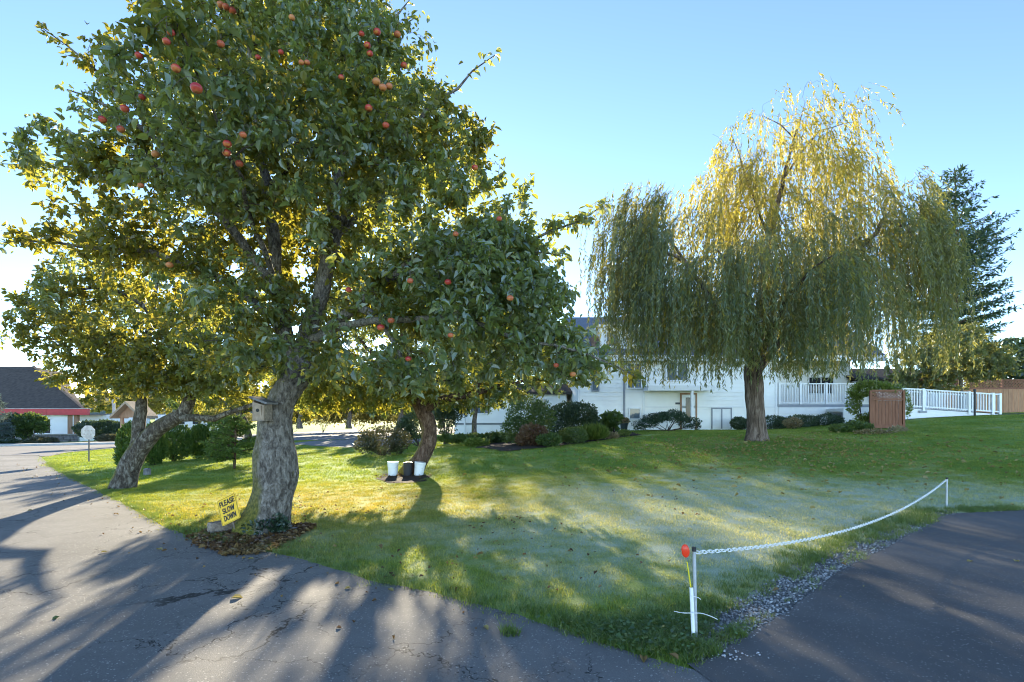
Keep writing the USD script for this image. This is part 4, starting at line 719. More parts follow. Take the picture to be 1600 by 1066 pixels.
for k, (px, top, d, w, lab) in enumerate(((690, 400, 46, 60, 'added tall shade tree hidden behind the mobile home, left of its row'), (740, 365, 48, 60, 'tallest added shade tree hidden behind the mobile home, second in its row'), (790, 370, 45, 58, 'added tall shade tree hidden behind the mobile home, third in its row'), (838, 415, 46, 56, 'shorter added shade tree hidden behind the mobile home, nearest the white house'))):
    h_ = 650 - top; small_tree('tall_tree', lab, px, 664, d, [(px, 655), (px + 2, 620), (px, 580)], [pblob(px, top + h_ * .28, d, w * .7, h_ * .3, 3.), pblob(px, top + h_ * .62, d, w, h_ * .34, 3.8)], 1400 if k < 2 else 1900, 9 if k < 2 else 12, .17, 'bark_gray', 'shrub_mid', 70 + k, .28, clump=1.0, group='added shade trees hidden behind the mobile home')  # unseen row added to shade the lawn, kept porous for soft dapples
small_tree('garden_tree', 'loose yellow-green weeping tree over the ramp railing right of the willow', 1500, 650, 27.5, [(1500, 645), (1502, 620), (1500, 590)], [pblob(1500, 560, 27.5, 66, 54, 1.9), pblob(1440, 575, 27.3, 50, 44, 1.4), pblob(1548, 572, 27.5, 34, 38, 1.0)], 1100, 34, .10, 'bark_gray', 'willow_leaf', 61, .10)

# apples, each hung just outside the leaves in front of it
AP = [(267, 51, 12), (260, 65, 11), (275, 107, 14), (307, 138, 18), (195, 170, 13), (189, 202, 12), (160, 187, 12), (355, 225, 13), (354, 239, 13), (374, 256, 12), (380, 211, 11), (243, 241, 12), (220, 290, 9), (265, 414, 11), (345, 69, 12), (345, 8, 12), (353, 11, 11), (363, 17, 12), (456, 28, 10), (480, 98, 9), (439, 82, 9), (403, 90, 9), (217, 87, 9), (222, 152, 10), (471, 98, 9), (589, 50, 12), (565, 53, 9), (621, 54, 11), (574, 71, 11), (578, 84, 10), (631, 102, 10), (588, 128, 13), (598, 137, 12), (608, 135, 11), (533, 121, 9), (576, 169, 12), (603, 196, 11), (742, 262, 10), (641, 439, 10), (700, 441, 11), (545, 453, 10), (797, 466, 11), (611, 501, 11), (595, 512, 12), (638, 561, 10), (704, 524, 9), (869, 571, 9), (895, 585, 10), (780, 342, 8), (712, 366, 8)]
special = {(307, 138): 'largest red apple, low in the upper left of the big apple tree', (275, 107): 'orange-red apple just above and left of the largest apple', (355, 225): 'upper red apple of the stacked pair below the largest apple', (354, 239): 'lower red apple of the stacked pair below the largest apple', (374, 256): 'red apple just below right of the stacked pair',
           (588, 128): 'left red apple of the trio at the right side of the crown', (598, 137): 'middle orange apple of the trio at the right side of the crown', (608, 135): 'right red apple of the trio at the right side of the crown', (742, 262): 'lone red apple at the crown edge against the sky', (797, 466): 'red apple hanging lowest right above the house', (603, 196): 'orange apple hanging alone below the trio', (576, 169): 'red apple hanging alone just below the trio',
           (641, 439): 'left of two level red apples in the right crown', (700, 441): 'right of two level red apples in the right crown', (595, 512): 'lower of two red apples above the bent trunk', (611, 501): 'upper of two red apples above the bent trunk', (895, 585): 'red apple hanging before the white house wall', (869, 571): 'small red apple left of the one before the house wall', (265, 414): 'red apple low on the long left branches'}
special.update({(345, 8): 'left of three apples crowded at the very top of the frame', (353, 11): 'middle of three apples crowded at the very top of the frame', (363, 17): 'right of three apples crowded at the very top of the frame', (267, 51): 'upper apple of the pair above the orange-red one at upper left', (260, 65): 'lower apple of the pair above the orange-red one at upper left', (195, 170): 'upper right apple of the left trio over the driveway side', (189, 202): 'lowest apple of the left trio over the driveway side', (160, 187): 'leftmost apple of all, in the trio over the driveway side', (380, 211): 'apple just above right of the stacked pair', (243, 241): 'apple left of the stacked pair, alone among dark leaves', (220, 290): 'small apple alone below the left trio', (345, 69): 'apple alone a little below the three at the top', (456, 28): 'apple near the top of the frame right of the main limbs', (480, 98): 'right one of two tiny level apples in the upper middle', (471, 98): 'left one of two tiny level apples in the upper middle', (439, 82): 'small apple just left above the tiny level pair', (403, 90): 'small apple in the upper middle between limbs', (217, 87): 'small pale apple at upper left above the left trio', (222, 152): 'small apple left below the orange-red one', (589, 50): 'middle and biggest of three level apples at upper right crown', (565, 53): 'left and smallest of three level apples at upper right crown', (621, 54): 'right of three level apples at the upper right crown edge', (574, 71): 'upper of two close apples just under the level three', (578, 84): 'lower of two close apples just under the level three', (631, 102): 'apple near the crown edge between the level three and the trio', (533, 121): 'small apple left of the trio on the right side of the crown', (545, 453): 'apple by the bare right limb left of the two level ones', (638, 561): 'low apple directly above the bent trunk tree fork', (704, 524): 'small apple right of the two above the bent trunk', (780, 342): 'small apple high in the lower right lobe near the sky', (712, 366): 'small apple just above the two level ones in the right crown'})
prof = []
for a in np.linspace(-1, 1, 13) * math.pi / 2:
    rr = math.cos(a); z = math.sin(a); prof.append((max(.0005, rr * (1 - .08 * (z < 0) * abs(z))), z * .86 - (.20 * math.exp(-(rr / .28) ** 2)) * np.sign(z) * (1 if z > 0 else .5)))
apm = lathe(np.array(prof) * .5, 16)
ap_src = None; P1 = np.array(sk1.P)
scr1 = np.stack([800 + L1[:, 0] / L1[:, 1] * FPX, 650 - (L1[:, 2] - EYE) / L1[:, 1] * FPX, L1[:, 1]], 1)
for (px, py, s) in AP:
    near = np.hypot(scr1[:, 0] - px, scr1[:, 1] - py) < 11; d = np.clip((scr1[near, 2].min() if near.any() else 6.0) - .03, 3.9, 6.6); size = np.clip(s * d / FPX, .058, .088)
    if s >= 18: d = 3.7; size = .083
    p = at(px, py, d); k = int(np.argmin(np.linalg.norm(P1 - (p + [0, .05, .12]), axis=1))); q = P1[k]
    lab = special.get((px, py)); tz = RNG.uniform(0, 360)
    if ap_src is None:
        ap_src = Thing('apple', lab or 'red apple hanging among the leaves of the big apple tree', 'apple', p, tz, group='red apples on the big apple tree')
        m = part(ap_src, 'fruit', xf(apm, np.eye(3) * .075), M['apple'], world=False, smooth=True); part(ap_src, 'stalk', tube([(0, 0, .022), (.003, 0, .04), (.008, 0, .06)], .0018, 5), M['twig'], world=False); ap_s0 = size
        UsdGeom.Xformable(ap_src.prim).AddScaleOp().Set(Gf.Vec3f(*(3 * [float(size / .075)])))
    else:
        dup(ap_src, p, tz, (size / .075,) * 3, lab or 'red apple hanging among the leaves of the big apple tree', 'apple', 'red apples on the big apple tree')
    if not hasattr(tree1, 'tw'): tree1.tw = []
    st = p + [0, 0, .055 * size / .075]
    mid = (st + q) / 2 + [0, 0, .05]; tree1.tw.append(tube(spline([q, mid, st], 6), .0028, 4, cap=False))
part(tree1, 'fruit_spurs', join(*tree1.tw), M['twig'], kind='stuff')

# ------------------------------------------------------------------ willow
DW = 18.0; gw = at(1182, 690, DW); rw = np.random.default_rng(77)
willow = Thing('weeping_willow', 'tall weeping willow with yellowing top painted sunlit gold and grey-green hanging curtain before the house', 'willow tree', gw)
rowsw = [(*at(1182, 696, DW), .46), (*at(1182, 688, DW), .40), (*at(1182, 672, DW), .325), (*at(1181, 650, DW), .30), (*at(1179, 625, DW), .295), (*at(1178, 600, DW), .31), (*at(1176, 580, DW), .30), (*at(1180, 555, DW), .24), (*at(1184, 520, DW), .2)]
part(willow, 'trunk', trunk_mesh(rowsw, 40, 80, .035, 3, .18), M['bark_willow'], smooth=True)
skw = Skeleton(rowsw[0][:3]); skw.path(0, np.array(rowsw)[1:, :3], np.array(rowsw)[1:, 3] * .6)
for pts, a, b in [(((1184, 520, 18), (1190, 460, 18), (1205, 370, 18), (1222, 290, 18), (1240, 220, 18), (1258, 160, 18)), .16, .008), (((1178, 590, 18), (1130, 500, 17.5), (1080, 420, 17.2), (1035, 360, 17), (1010, 325, 17)), .13, .01), (((1180, 580, 18), (1250, 490, 17.5), (1320, 410, 17.2), (1375, 355, 17), (1400, 310, 17)), .13, .01),
                  (((1184, 540, 18), (1160, 430, 20), (1150, 340, 21), (1160, 280, 21)), .11, .01), (((1184, 540, 18), (1240, 440, 20.5), (1310, 320, 21.5), (1335, 240, 21)), .11, .01), (((1180, 570, 18), (1170, 480, 16), (1150, 420, 14.5), (1120, 390, 13.8)), .12, .02), (((1180, 570, 18), (1230, 470, 16), (1270, 420, 14.6), (1300, 400, 14)), .12, .02),
                  (((1205, 370, 18), (1170, 290, 18), (1150, 230, 18), (1140, 200, 18)), .05, .006), (((1225, 280, 18), (1290, 200, 18), (1340, 190, 18)), .045, .006), (((1080, 420, 17.2), (1010, 390, 16.5), (960, 400, 16.5)), .07, .01), (((1380, 345, 17), (1420, 360, 16.5), (1455, 400, 16.5)), .07, .01), (((1240, 220, 18), (1215, 190, 18), (1190, 180, 18)), .02, .005)]:
    skw.limb(px3(*pts), a, b, step=.4)
wb = [pblob(1050, 330, 17.3, 75, 50, 1.3, .8), pblob(1400, 330, 17.3, 60, 60, 1.3, .8), pblob(1090, 410, 17, 130, 100, 2.6, 1.15), pblob(1320, 400, 17, 130, 100, 2.6, 1.15), pblob(1200, 440, 15, 200, 90, 1.8, 1.25), pblob(1210, 400, 19.5, 220, 120, 2.6, .9), pblob(985, 380, 16.8, 45, 90, 1.4, .75), pblob(1020, 320, 17, 40, 30, .8, .35), pblob(1430, 390, 16.8, 42, 80, 1.4, .75), pblob(1400, 290, 17, 40, 25, .8, .25), pblob(1230, 300, 18, 140, 80, 2.6, .9)]
gb = [pblob(1235, 330, 18.2, 180, 90, 2.4, .8), pblob(1140, 260, 18, 60, 50, 1.2, .5), pblob(1345, 260, 18, 60, 60, 1.2, .6), pblob(1235, 250, 18.3, 125, 95, 2.2), pblob(1270, 175, 18, 80, 50, 1.2, .6), pblob(1150, 300, 18.3, 70, 60, 1.5, .7), pblob(1120, 215, 18, 35, 18, .6, .3)]
tw_ = ell_points(wb, 520, rw, .45); skw.grow(tw_, .25, rw, .4); 
n_main = len(skw.tipn); skw.grow(ell_points(gb, 560, rw, .3), .22, rw, .4); skw.radii(.004)
part(willow, 'limbs', skw.mesh(.02), M['bark_willow'], smooth=True); part(willow, 'twigs', skw.mesh(0, .02), M['twig_yellow'], kind='stuff')
Pw = np.array(skw.P); cen = at(1195, 420, 18)
def strands(starts, lens, zmin, rng, dens, lw, out=.35):
    """hanging switches with narrow leaves"""
    Bs, Ds, tubes = [], [], []
    for s0, ln in zip(starts, lens):
        o = s0 - cen; o[2] = 0; o = unit(o) * out + rng.normal(size=3) * .22; o[2] = .15; ln = min(ln, s0[2] - zmin - rng.random() ** 2 * .7 - 1.6 * max(0., meshkit.fbm(np.array([s0[0] * .9, s0[1] * .9, 0]), 2, 9) - .42))
        if ln < .35: continue
        n = max(4, int(ln / .25)); u = np.linspace(0, 1, n); hor = 1 - np.exp(-2.2 * u * ln)
        C = s0 + np.outer(hor, o) + np.outer(-(u * ln) + .3 * np.exp(-6 * u) * 0, [0, 0, 1]) + np.outer(.12 * np.exp(-3 * u), [0, 0, 1])
        C[1:] += np.cumsum(rng.normal(size=(n - 1, 3)) * [.022, .022, 0], 0); tubes.append(tube(C[:: 2] if n > 6 else C, np.linspace(.0028, .001, len(C[::2]) if n > 6 else n), 3, cap=False))
        k = int(ln * dens); t = np.sort(rng.random(k)) * (n - 1); i0 = np.minimum(t.astype(int), n - 2); fr = (t - i0)[:, None]; Bs.append(C[i0] * (1 - fr) + C[i0 + 1] * fr)
        d = unit(C[i0 + 1] - C[i0]); Ds.append(unit(d * .9 + rng.normal(size=(k, 3)) * [.36, .36, .2]))
    Bs, Ds = np.vstack(Bs), np.vstack(Ds); return tubes, Bs, leaves(Bs, Ds, rng.normal(size=Bs.shape), .118, lw, rng=rng, simple=True)
isg = np.zeros(len(Pw), bool); main_nodes, sun_gold_nodes = [], []
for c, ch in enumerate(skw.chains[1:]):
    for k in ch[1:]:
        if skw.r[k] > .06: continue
        (sun_gold_nodes if (Pw[k, 2] > EYE + (HORIZ - 395 - 60 * math.sin(k * 1.7)) / FPX * 18 and abs((Pw[k, 0] / Pw[k, 1]) * FPX + 800 - 1240) < 190) else main_nodes).append(k)  # upper nodes carry the leaves painted sunlit gold
main_nodes, sun_gold_nodes = np.array(main_nodes), np.array(sun_gold_nodes)
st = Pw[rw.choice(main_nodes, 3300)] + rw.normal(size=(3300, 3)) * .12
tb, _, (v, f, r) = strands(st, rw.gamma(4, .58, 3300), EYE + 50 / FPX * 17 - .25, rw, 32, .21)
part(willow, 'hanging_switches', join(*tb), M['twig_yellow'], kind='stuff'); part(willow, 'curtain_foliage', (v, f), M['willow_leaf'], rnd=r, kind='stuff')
st = np.vstack([Pw[rw.choice(sun_gold_nodes, 2500)], Pw[rw.choice(main_nodes, 900)]]); st += rw.normal(size=st.shape) * .12
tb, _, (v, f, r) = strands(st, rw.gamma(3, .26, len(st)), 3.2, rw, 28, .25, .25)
part(willow, 'golden_foliage', (v, f), M['willow_sunlit_gold'], rnd=r, kind='stuff'); part(willow, 'top_switches', join(*tb), M['twig_yellow'], kind='stuff')

# ------------------------------------------------------------------ conifers
def conifer(name, label, base, H, prof, nwh, nbr, seed, mat, nl=.09, cat='conifer', trunk_r=.2, gap=.0, upt=.12, dens=1.0, sub=.16, nw=.2):
    rng = np.random.default_rng(seed); t = Thing(name, label, cat, base); base = np.asarray(base, float)
    z = np.linspace(-.1, H, 14); part(t, 'trunk', tube(np.stack([base[0] + .05 * np.sin(z), base[1] + 0 * z, base[2] + z], 1), np.linspace(trunk_r, .02, 14), 9), M['bark_brown'], smooth=True)
    Bs, Ds, tb = [], [], []
    for w in range(nwh):
        u = (w + rng.random() * .6) / nwh; zz = H * (prof[0] + (1 - prof[0]) * u)
        for b in range(nbr):
            if rng.random() < gap: continue
            Lb = np.interp(u, prof[1], prof[2]) * rng.uniform(.65, 1.12)
            if Lb < .1: continue
            a = rng.random() * 2 * np.pi; d = np.array([math.cos(a), math.sin(a), 0]); n = 8; s = np.linspace(0, 1, n)[:, None]
            C = base + [0, 0, zz] + s * d * Lb + np.outer((upt * s - .28 * s * s + .16 * s ** 3)[:, 0] * Lb, [0, 0, 1]) + np.outer(s[:, 0] * Lb * (u * .5), [0, 0, 1]); tb.append(tube(C, np.linspace(.012 + .01 * Lb, .004, n), 4, cap=False))
            ns = max(3, int(Lb / sub)); side = np.array([-d[1], d[0], 0])
            for q in range(ns):
                f_ = .12 + .88 * (q + rng.random()) / ns; p = base * 0 + np.array([np.interp(f_, s[:, 0], C[:, i_]) for i_ in range(3)]); ls = Lb * .42 * (1.15 - f_) * rng.uniform(.6, 1.1) + .1
                for sg in (-1, 1):
                    e = unit(d * .75 + side * sg + [0, 0, rng.uniform(-.35, .05)]); k = max(4, int(ls / nl * 5 * dens)); tt = rng.random(k)
                    Bs.append(p + np.outer(tt * ls, e)); Ds.append(unit(e * .7 + rng.normal(size=(k, 3)) * .55))
    Bs, Ds = np.vstack(Bs), np.vstack(Ds); v, f, r = leaves(Bs, Ds, rng.normal(size=Bs.shape) + [0, 0, .6], nl, nw, rng=rng, simple=True)
    part(t, 'branches', join(*tb), M['bark_brown'], kind='stuff'); part(t, 'needles', (v, f), M[mat], rnd=r, kind='stuff'); return t
bf = at(1492, 648, 33.); bf[2] = gz(bf[0], 33.)
conifer('fir_tree', 'tall dark fir with ragged open branches behind the willow', bf, at(0, 262, 33)[2] - bf[2], (.22, [0, .3, .55, .8, 1], [3.1, 3.3, 2.8, 1.6, .3]), 34, 5, 5, 'conifer_needle', .22, 'fir tree', .28, .12, .30, .75, .22, .30)
p = gpt(366, 733); bc = np.array([*p, gz(*p)]); sc_ = p[1] / FPX
conifer('young_conifer', 'young feathery conifer standing alone between cedar hedge and big trunk', bc, 84 * sc_, (.16, [0, .25, .6, 1], [44 * sc_, 48 * sc_, 30 * sc_, 4 * sc_]), 9, 6, 6, 'cedar_foliage', .07, 'conifer', .045, .1, .25, 1.4, .10, .3)
bs = at(-8, 690, 36.); bs[2] = gz(bs[0], 36)
conifer('blue_spruce', 'blue-grey spruce at the left picture edge before the roadside building', bs, 3.7, (.05, [0, .5, 1], [1.3, .9, .1]), 16, 7, 9, 'spruce_blue', .14, 'spruce', .1, 0, .2, 1.0)

# ------------------------------------------------------------------ shrubs
def shrub(name, label, base, blobs, n, ls, mat, seed, cat='shrub', width=.5, shell=.72, stems=7, group=None, up=.35, second=None, lumps=.0):
    """blobs: (dx, dy, dz, rx, ry, rz) from the base"""
    rng = np.random.default_rng(seed); base = np.asarray(base, float); t = Thing(name, label, cat, base, group=group)
    W = [(base[0] + b[0], base[1] + b[1], base[2] + b[2], b[3], b[4], b[5], 1.0) for b in blobs]; P = ell_points(W, n, rng, shell); 
    P += (meshkit.fbm(P * 3.1 + seed, 3, seed)[:, None] - .5) * unit(P - base - [0, 0, blobs[0][2]]) * max(b[3] for b in blobs) * (.5 + lumps)
    P = P[P[:, 2] > base[2] + .03]; o = unit(P - (base + [0, 0, blobs[0][2] * .6])); D = unit(o * .6 + rng.normal(size=P.shape) * .6 + [0, 0, up]); k = rng.random(len(P))
    v, f, r = leaves(P, D, unit(o + rng.normal(size=P.shape) * .6), ls, width, rng=rng, simple=ls < .0865)
    tb = []
    for q in range(stems):
        e = W[rng.integers(len(W))]; tip = np.array(e[:3]) + rng.normal(size=3) * np.array(e[3:6]) * .35; tb.append(tube(spline([base + rng.normal(size=3) * [.06, .06, 0] - [0, 0, .03], (base + tip) / 2 + rng.normal(size=3) * .06, tip], 7), np.linspace(.022, .006, 7), 5))
    part(t, 'stems', join(*tb), M['twig'], kind='stuff'); part(t, 'foliage', (v, f), M[mat], rnd=r, kind='stuff'); return t
def pshrub(name, label, px, pyb, blobs_px, n, ls, mat, seed, d=None, depth=.8, **kw):
    """blobs in picture pixels (cx, cy, rx, ry) read at the depth of the base"""
    if d is None: b = ground_hit(px, pyb)
    else: b = at(px, pyb, d)
    b = np.array([b[0], b[1], gz(b[0], b[1])]); s = b[1] / FPX
    bl = [((c[0] - px) * s, (c[4] if len(c) > 4 else 0.), EYE - (c[1] - HORIZ) * s - b[2], c[2] * s, c[2] * s * depth, c[3] * s) for c in blobs_px]
    return shrub(name, label, b, bl, n, ls, mat, seed, **kw)
for k, (px, pyb, w, top, lab) in enumerate(((203, 737, 20, 662, 'tall cedar shrub half hidden behind the leaning trunk'), (240, 727, 16, 664, 'narrow cedar shrub right behind the leaning trunk'), (273, 721, 25, 662, 'broad round-topped cedar shrub in the open, third along the hedge'), (312, 717, 15, 664, 'narrow upright cedar shrub left of the gap by the young conifer'), (341, 716, 25, 657, 'broad cedar shrub behind the young conifer'))):
    h = pyb - top; pshrub('cedar_shrub', lab, px, pyb, [(px, top + h * .42, w * .92, h * .42), (px, pyb - h * .36, w, h * .38)], 6000, .086, 'cedar_foliage', 100 + k, cat='cedar shrub', shell=.82, up=1.2, width=.38, group='cedar shrubs in a row by the driveway')
pshrub('round_bush', 'round dark brownish bush alone on the lawn beside the road apron', 599, 712, [(599, 688, 35, 22), (575, 692, 20, 17), (625, 692, 18, 17)], 7500, .07, 'shrub_brown', 120, shell=.6, cat='bush')
pshrub('evergreen_bush', 'dark bush at the back of the lawn behind the round bush', 655, 690, [(650, 665, 26, 22), (635, 672, 18, 15)], 3500, .09, 'shrub_dark', 121, d=25., cat='bush')
pshrub('tall_shrub', 'many-stemmed tall dark shrub in front of the mobile home downpipe', 696, 689, [(696, 655, 18, 28), (710, 640, 22, 20), (690, 640, 18, 18)], 3000, .1, 'shrub_dark', 122, d=26., shell=.3, stems=16)
pshrub('low_perennial', 'low leafy green perennials in front of the mobile home', 745, 691, [(745, 686, 50, 6), (715, 686, 30, 6), (780, 684, 30, 7)], 4500, .11, 'shrub_mid', 123, d=23.5, cat='plants', stems=12, depth=.3)
pshrub('fern_clump', 'bright fern-like clump at the front edge behind the lawn dip', 745, 698, [(745, 693, 20, 6)], 1500, .12, 'shrub_lime', 124, cat='plants', stems=6, width=.25)
# the planted bed
pshrub('tall_bed_shrub', 'tallest dull green shrub at the left end of the planted bed', 822, 695, [(822, 650, 30, 34), (805, 672, 24, 22), (845, 655, 24, 30)], 8000, .085, 'shrub_mid', 130, shell=.5)
pshrub('red_leaf_shrub', 'reddish-brown leaved shrub at the front of the planted bed', 833, 697, [(833, 680, 24, 17), (820, 686, 14, 11)], 3500, .08, 'shrub_red', 131, shell=.5)
pshrub('dark_bed_shrub', 'large dark green shrub in the middle of the planted bed before the house', 905, 690, [(905, 650, 30, 22), (880, 655, 26, 26), (925, 660, 14, 16)], 8000, .09, 'shrub_dark', 132, d=24.5, shell=.5)
pshrub('low_round_shrub', 'low rounded green shrub right of the red-leaved shrub', 896, 693, [(896, 680, 22, 13)], 4000, .06, 'shrub_mid', 133, shell=.75)
pshrub('ground_plant', 'spreading green plant between red shrub and low rounded shrub', 860, 698, [(858, 688, 20, 9)], 2000, .08, 'shrub_mid', 134, stems=5, cat='plants')
pshrub('lime_plant', 'small lime-green plant by the low rounded shrub', 881, 692, [(881, 685, 7, 6)], 700, .07, 'shrub_lime', 135, stems=4, cat='plants')
pshrub('lime_grass', 'clump of bright lime ornamental grass in the planted bed', 926, 689, [(926, 682, 20, 7)], 2600, .28, 'shrub_lime', 136, width=.06, up=1.6, stems=3, cat='ornamental grass')
pshrub('orange_flowers', 'orange and pink flowering plants near the end of the planted bed', 953, 686, [(953, 681, 13, 5), (938, 683, 8, 4)], 1600, .07, 'shrub_orange', 137, stems=4, cat='flowers')
pshrub('yellow_flowers', 'small yellow-green flower clump at the bed tip', 975, 682, [(975, 677, 10, 5)], 1000, .06, 'shrub_lime', 138, stems=3, cat='flowers')
pshrub('big_leaf_plant', 'large-leaved shrub in front of the white house wall', 955, 684, [(953, 661, 14, 14), (945, 668, 10, 9), (962, 655, 7, 7)], 420, .24, 'shrub_mid', 139, width=.75, shell=.3, d=26.)
pshrub('spreading_juniper', 'wide cloud-shaped dark juniper on bare stems before the house', 1043, 677, [(1043, 652, 34, 8), (1010, 662, 20, 8), (1075, 660, 20, 9), (1050, 648, 22, 6), (1025, 655, 20, 8), (1000, 668, 10, 5), (1086, 666, 9, 6)], 9500, .068, 'conifer_needle', 140, d=27., cat='juniper', stems=16, shell=.5, depth=.6)
for k, (px, w, top, lab) in enumerate(((1155, 12, 653, 'dark hedge shrub at the left end beside the hatch'), (1210, 22, 650, 'dark hedge shrub just right of the willow trunk'), (1250, 24, 648, 'dark hedge shrub under the deck middle'), (1292, 22, 646, 'dark hedge shrub at the stair end of the deck'))):
    pshrub('hedge_shrub', lab, px, 674, [(px, (top + 671) / 2, w, (671 - top) / 2), (px + w * .6, (top + 673) / 2, w * .6, (671 - top) / 2.3)], 4500, .07, 'shrub_dark', 150 + k, d=27.6, group='dark hedge shrubs below the deck')
pshrub('variegated_shrub', 'small pale variegated bush before the deck hedge', 1238, 670, [(1238, 661, 15, 7)], 1800, .07, 'shrub_orange', 160, d=26.)
pshrub('vine_clump', 'yellow-green vine arching over the wooden garden screen', 1350, 668, [(1345, 612, 20, 13), (1368, 604, 26, 7), (1395, 608, 16, 8), (1336, 630, 13, 18), (1417, 632, 6, 22), (1350, 656, 16, 12)], 6500, .085, 'shrub_lime', 161, d=22.6, shell=.3, stems=16, cat='vine', depth=.35)
pshrub('yellow_shrub', 'brownish-green shrub at the left foot of the garden screen', 1342, 676, [(1342, 668, 20, 9), (1318, 670, 20, 6)], 3500, .08, 'shrub_mid', 162, stems=6)
pshrub('edging_plant', 'low pale edging plants at the foot of the garden screen', 1370, 679, [(1365, 676, 28, 4), (1402, 671, 14, 4)], 1800, .06, 'shrub_orange', 163, stems=4, cat='plants', depth=.4)
# across the road
pshrub('street_tree', 'small sunlit tree before the window of the roadside building', 48, 690, [(48, 660, 20, 13), (38, 672, 12, 14), (62, 665, 12, 12)], 4500, .16, 'shrub_mid', 170, d=38., shell=.4)
pshrub('street_tree', 'dark small tree left of the sunlit one at the roadside building', 20, 690, [(20, 664, 17, 17), (10, 675, 14, 12)], 4000, .16, 'shrub_dark', 171, d=38.2, shell=.4)
pshrub('mound_hedge', 'low clipped mound hedge on the far roadside lawn', 62, 694, [(62, 691, 24, 7)], 3000, .1, 'shrub_brown', 172, d=36.5, shell=.85)
pshrub('mound_hedge', 'clipped flat hedge at the far left of the roadside', 10, 695, [(10, 692, 22, 5)], 2500, .1, 'shrub_dark', 173, d=36.5, shell=.85)
pshrub('dense_hedge', 'long dense hedge across the road behind the octagonal sign', 158, 690, [(140, 671, 20, 12), (165, 670, 24, 12), (185, 673, 14, 11)], 5000, .16, 'shrub_dark', 174, d=40., shell=.8, cat='hedge')
for k, (px, w, top, lab) in enumerate(((455, 30, 628, 'yellow-green shrub across the sunlit road just right of the big trunk'), (505, 34, 618, 'taller yellow shrub across the road, second from the big trunk'), (560, 36, 622, 'yellow shrub across the road above the round bush'), (620, 34, 630, 'green shrub across the road behind the bent trunk'), (350, 40, 640, 'sunlit shrub across the road behind the young conifer'))):
    pshrub('roadside_shrub', lab, px, 666, [(px, (top + 664) / 2, w, (664 - top) / 2), (px + w * .6, (top + 670) / 2, w * .6, (664 - top) / 2.4)], 3600, .22, 'far_leaf', 180 + k, d=56., shell=.4)
pshrub('mound_hedge', 'small clipped mound right of the octagonal sign across the road', 172, 691, [(172, 685, 18, 6)], 2500, .1, 'shrub_brown', 175, d=38., shell=.85)

# ------------------------------------------------------------------ things by the driveway
# birdhouse on the trunk
bp = at(410, 640, D1 - .34); bird = Thing('birdhouse', 'small weathered wooden birdhouse fixed to the big apple trunk', 'birdhouse', bp, -10)
def local(m): return m
hw, hd = .085, .07
def slab(P, y0, y1):                 # an outline in x, z given a thickness in y
    P = np.array(P, float); n = len(P); v = np.vstack([np.column_stack([P[:, 0], np.full(n, y0), P[:, 1]]), np.column_stack([P[:, 0], np.full(n, y1), P[:, 1]])])
    f = [[0, k, k + 1] for k in range(1, n - 1)] + [[n, n + k + 1, n + k] for k in range(1, n - 1)]
    for k in range(n): j_ = (k + 1) % n; f += [[k, k + n, j_], [j_, k + n, j_ + n]]
    return v, np.array(f)
part(bird, 'front', slab([(-hw, -.135), (hw, -.135), (hw, .055), (-hw, .10)], -hd - .014, -hd), M['old_wood_pale'], world=False)
part(bird, 'back', slab([(-hw, -.135), (hw, -.135), (hw, .065), (-hw, .135)], hd, hd + .014), M['old_wood'], world=False)
part(bird, 'side_panel', bx(-hw, -hw + .014, -hd + .001, hd - .001, -.134, .125), M['old_wood'], world=False); part(bird, 'side_panel', bx(hw - .014, hw, -hd + .001, hd - .001, -.134, .06), M['old_wood'], world=False)
part(bird, 'floor', bx(-hw - .006, hw + .006, -hd - .02, hd + .018, -.15, -.136), M['old_wood'], world=False)
ra = np.array([(-hw - .03, .150), (hw + .06, .066)]); tn = np.array([.010, .024])
part(bird, 'roof', slab([ra[0], ra[1], ra[1] + tn, ra[0] + tn], -hd - .055, hd + .045), M['stone'], world=False)
pl = part(bird, 'entry_plate', bx(-.05, .05, -hd - .026, -hd - .0145, -.075, .045), M['old_wood_pale'], world=False)
part(bird, 'entry_hole', xf(lathe([(0, 0), (.023, 0), (.023, .004), (0, .004)], 18), rot([1, 0, 0], 90), (0, -hd - .0255, -.012)), M['ink'], world=False)
# yellow sign and the timber behind it
p0 = at(339, 784, 6.93); U = at(367, 770, 6.925) - p0; V = at(348, 823, 6.80) - p0
Lu, Lv = np.linalg.norm(U), np.linalg.norm(V); u = U / Lu; v_ = unit(V - u * (V @ u)); nrm = np.cross(u, -v_)
if nrm[1] > 0: nrm = -nrm
Rm = np.stack([u, -v_, np.cross(u, -v_)], 1)
sign = Thing('slow_sign', 'tilted yellow sign reading PLEASE SLOW DOWN beside the big apple trunk', 'sign', p0 + V)
def onsign(m, z=0.): return xf(m, Rm, p0 + V + np.cross(u, -v_) * z)
from shapely.geometry import Polygon as PG
plate = PG([(.02, .02), (Lu - .02, .02), (Lu - .02, Lv - .02), (.02, Lv - .02)]).buffer(.02)
part(sign, 'board', onsign(trimesh.creation.extrude_polygon(plate, .006, engine='earcut')), M['sign_yellow'])
fr = plate.buffer(-.007).difference(plate.buffer(-.0105)); part(sign, 'border_line', onsign(trimesh.creation.extrude_polygon(fr, .0012, engine='earcut'), .0062), M['ink'])
hh = Lv * .20
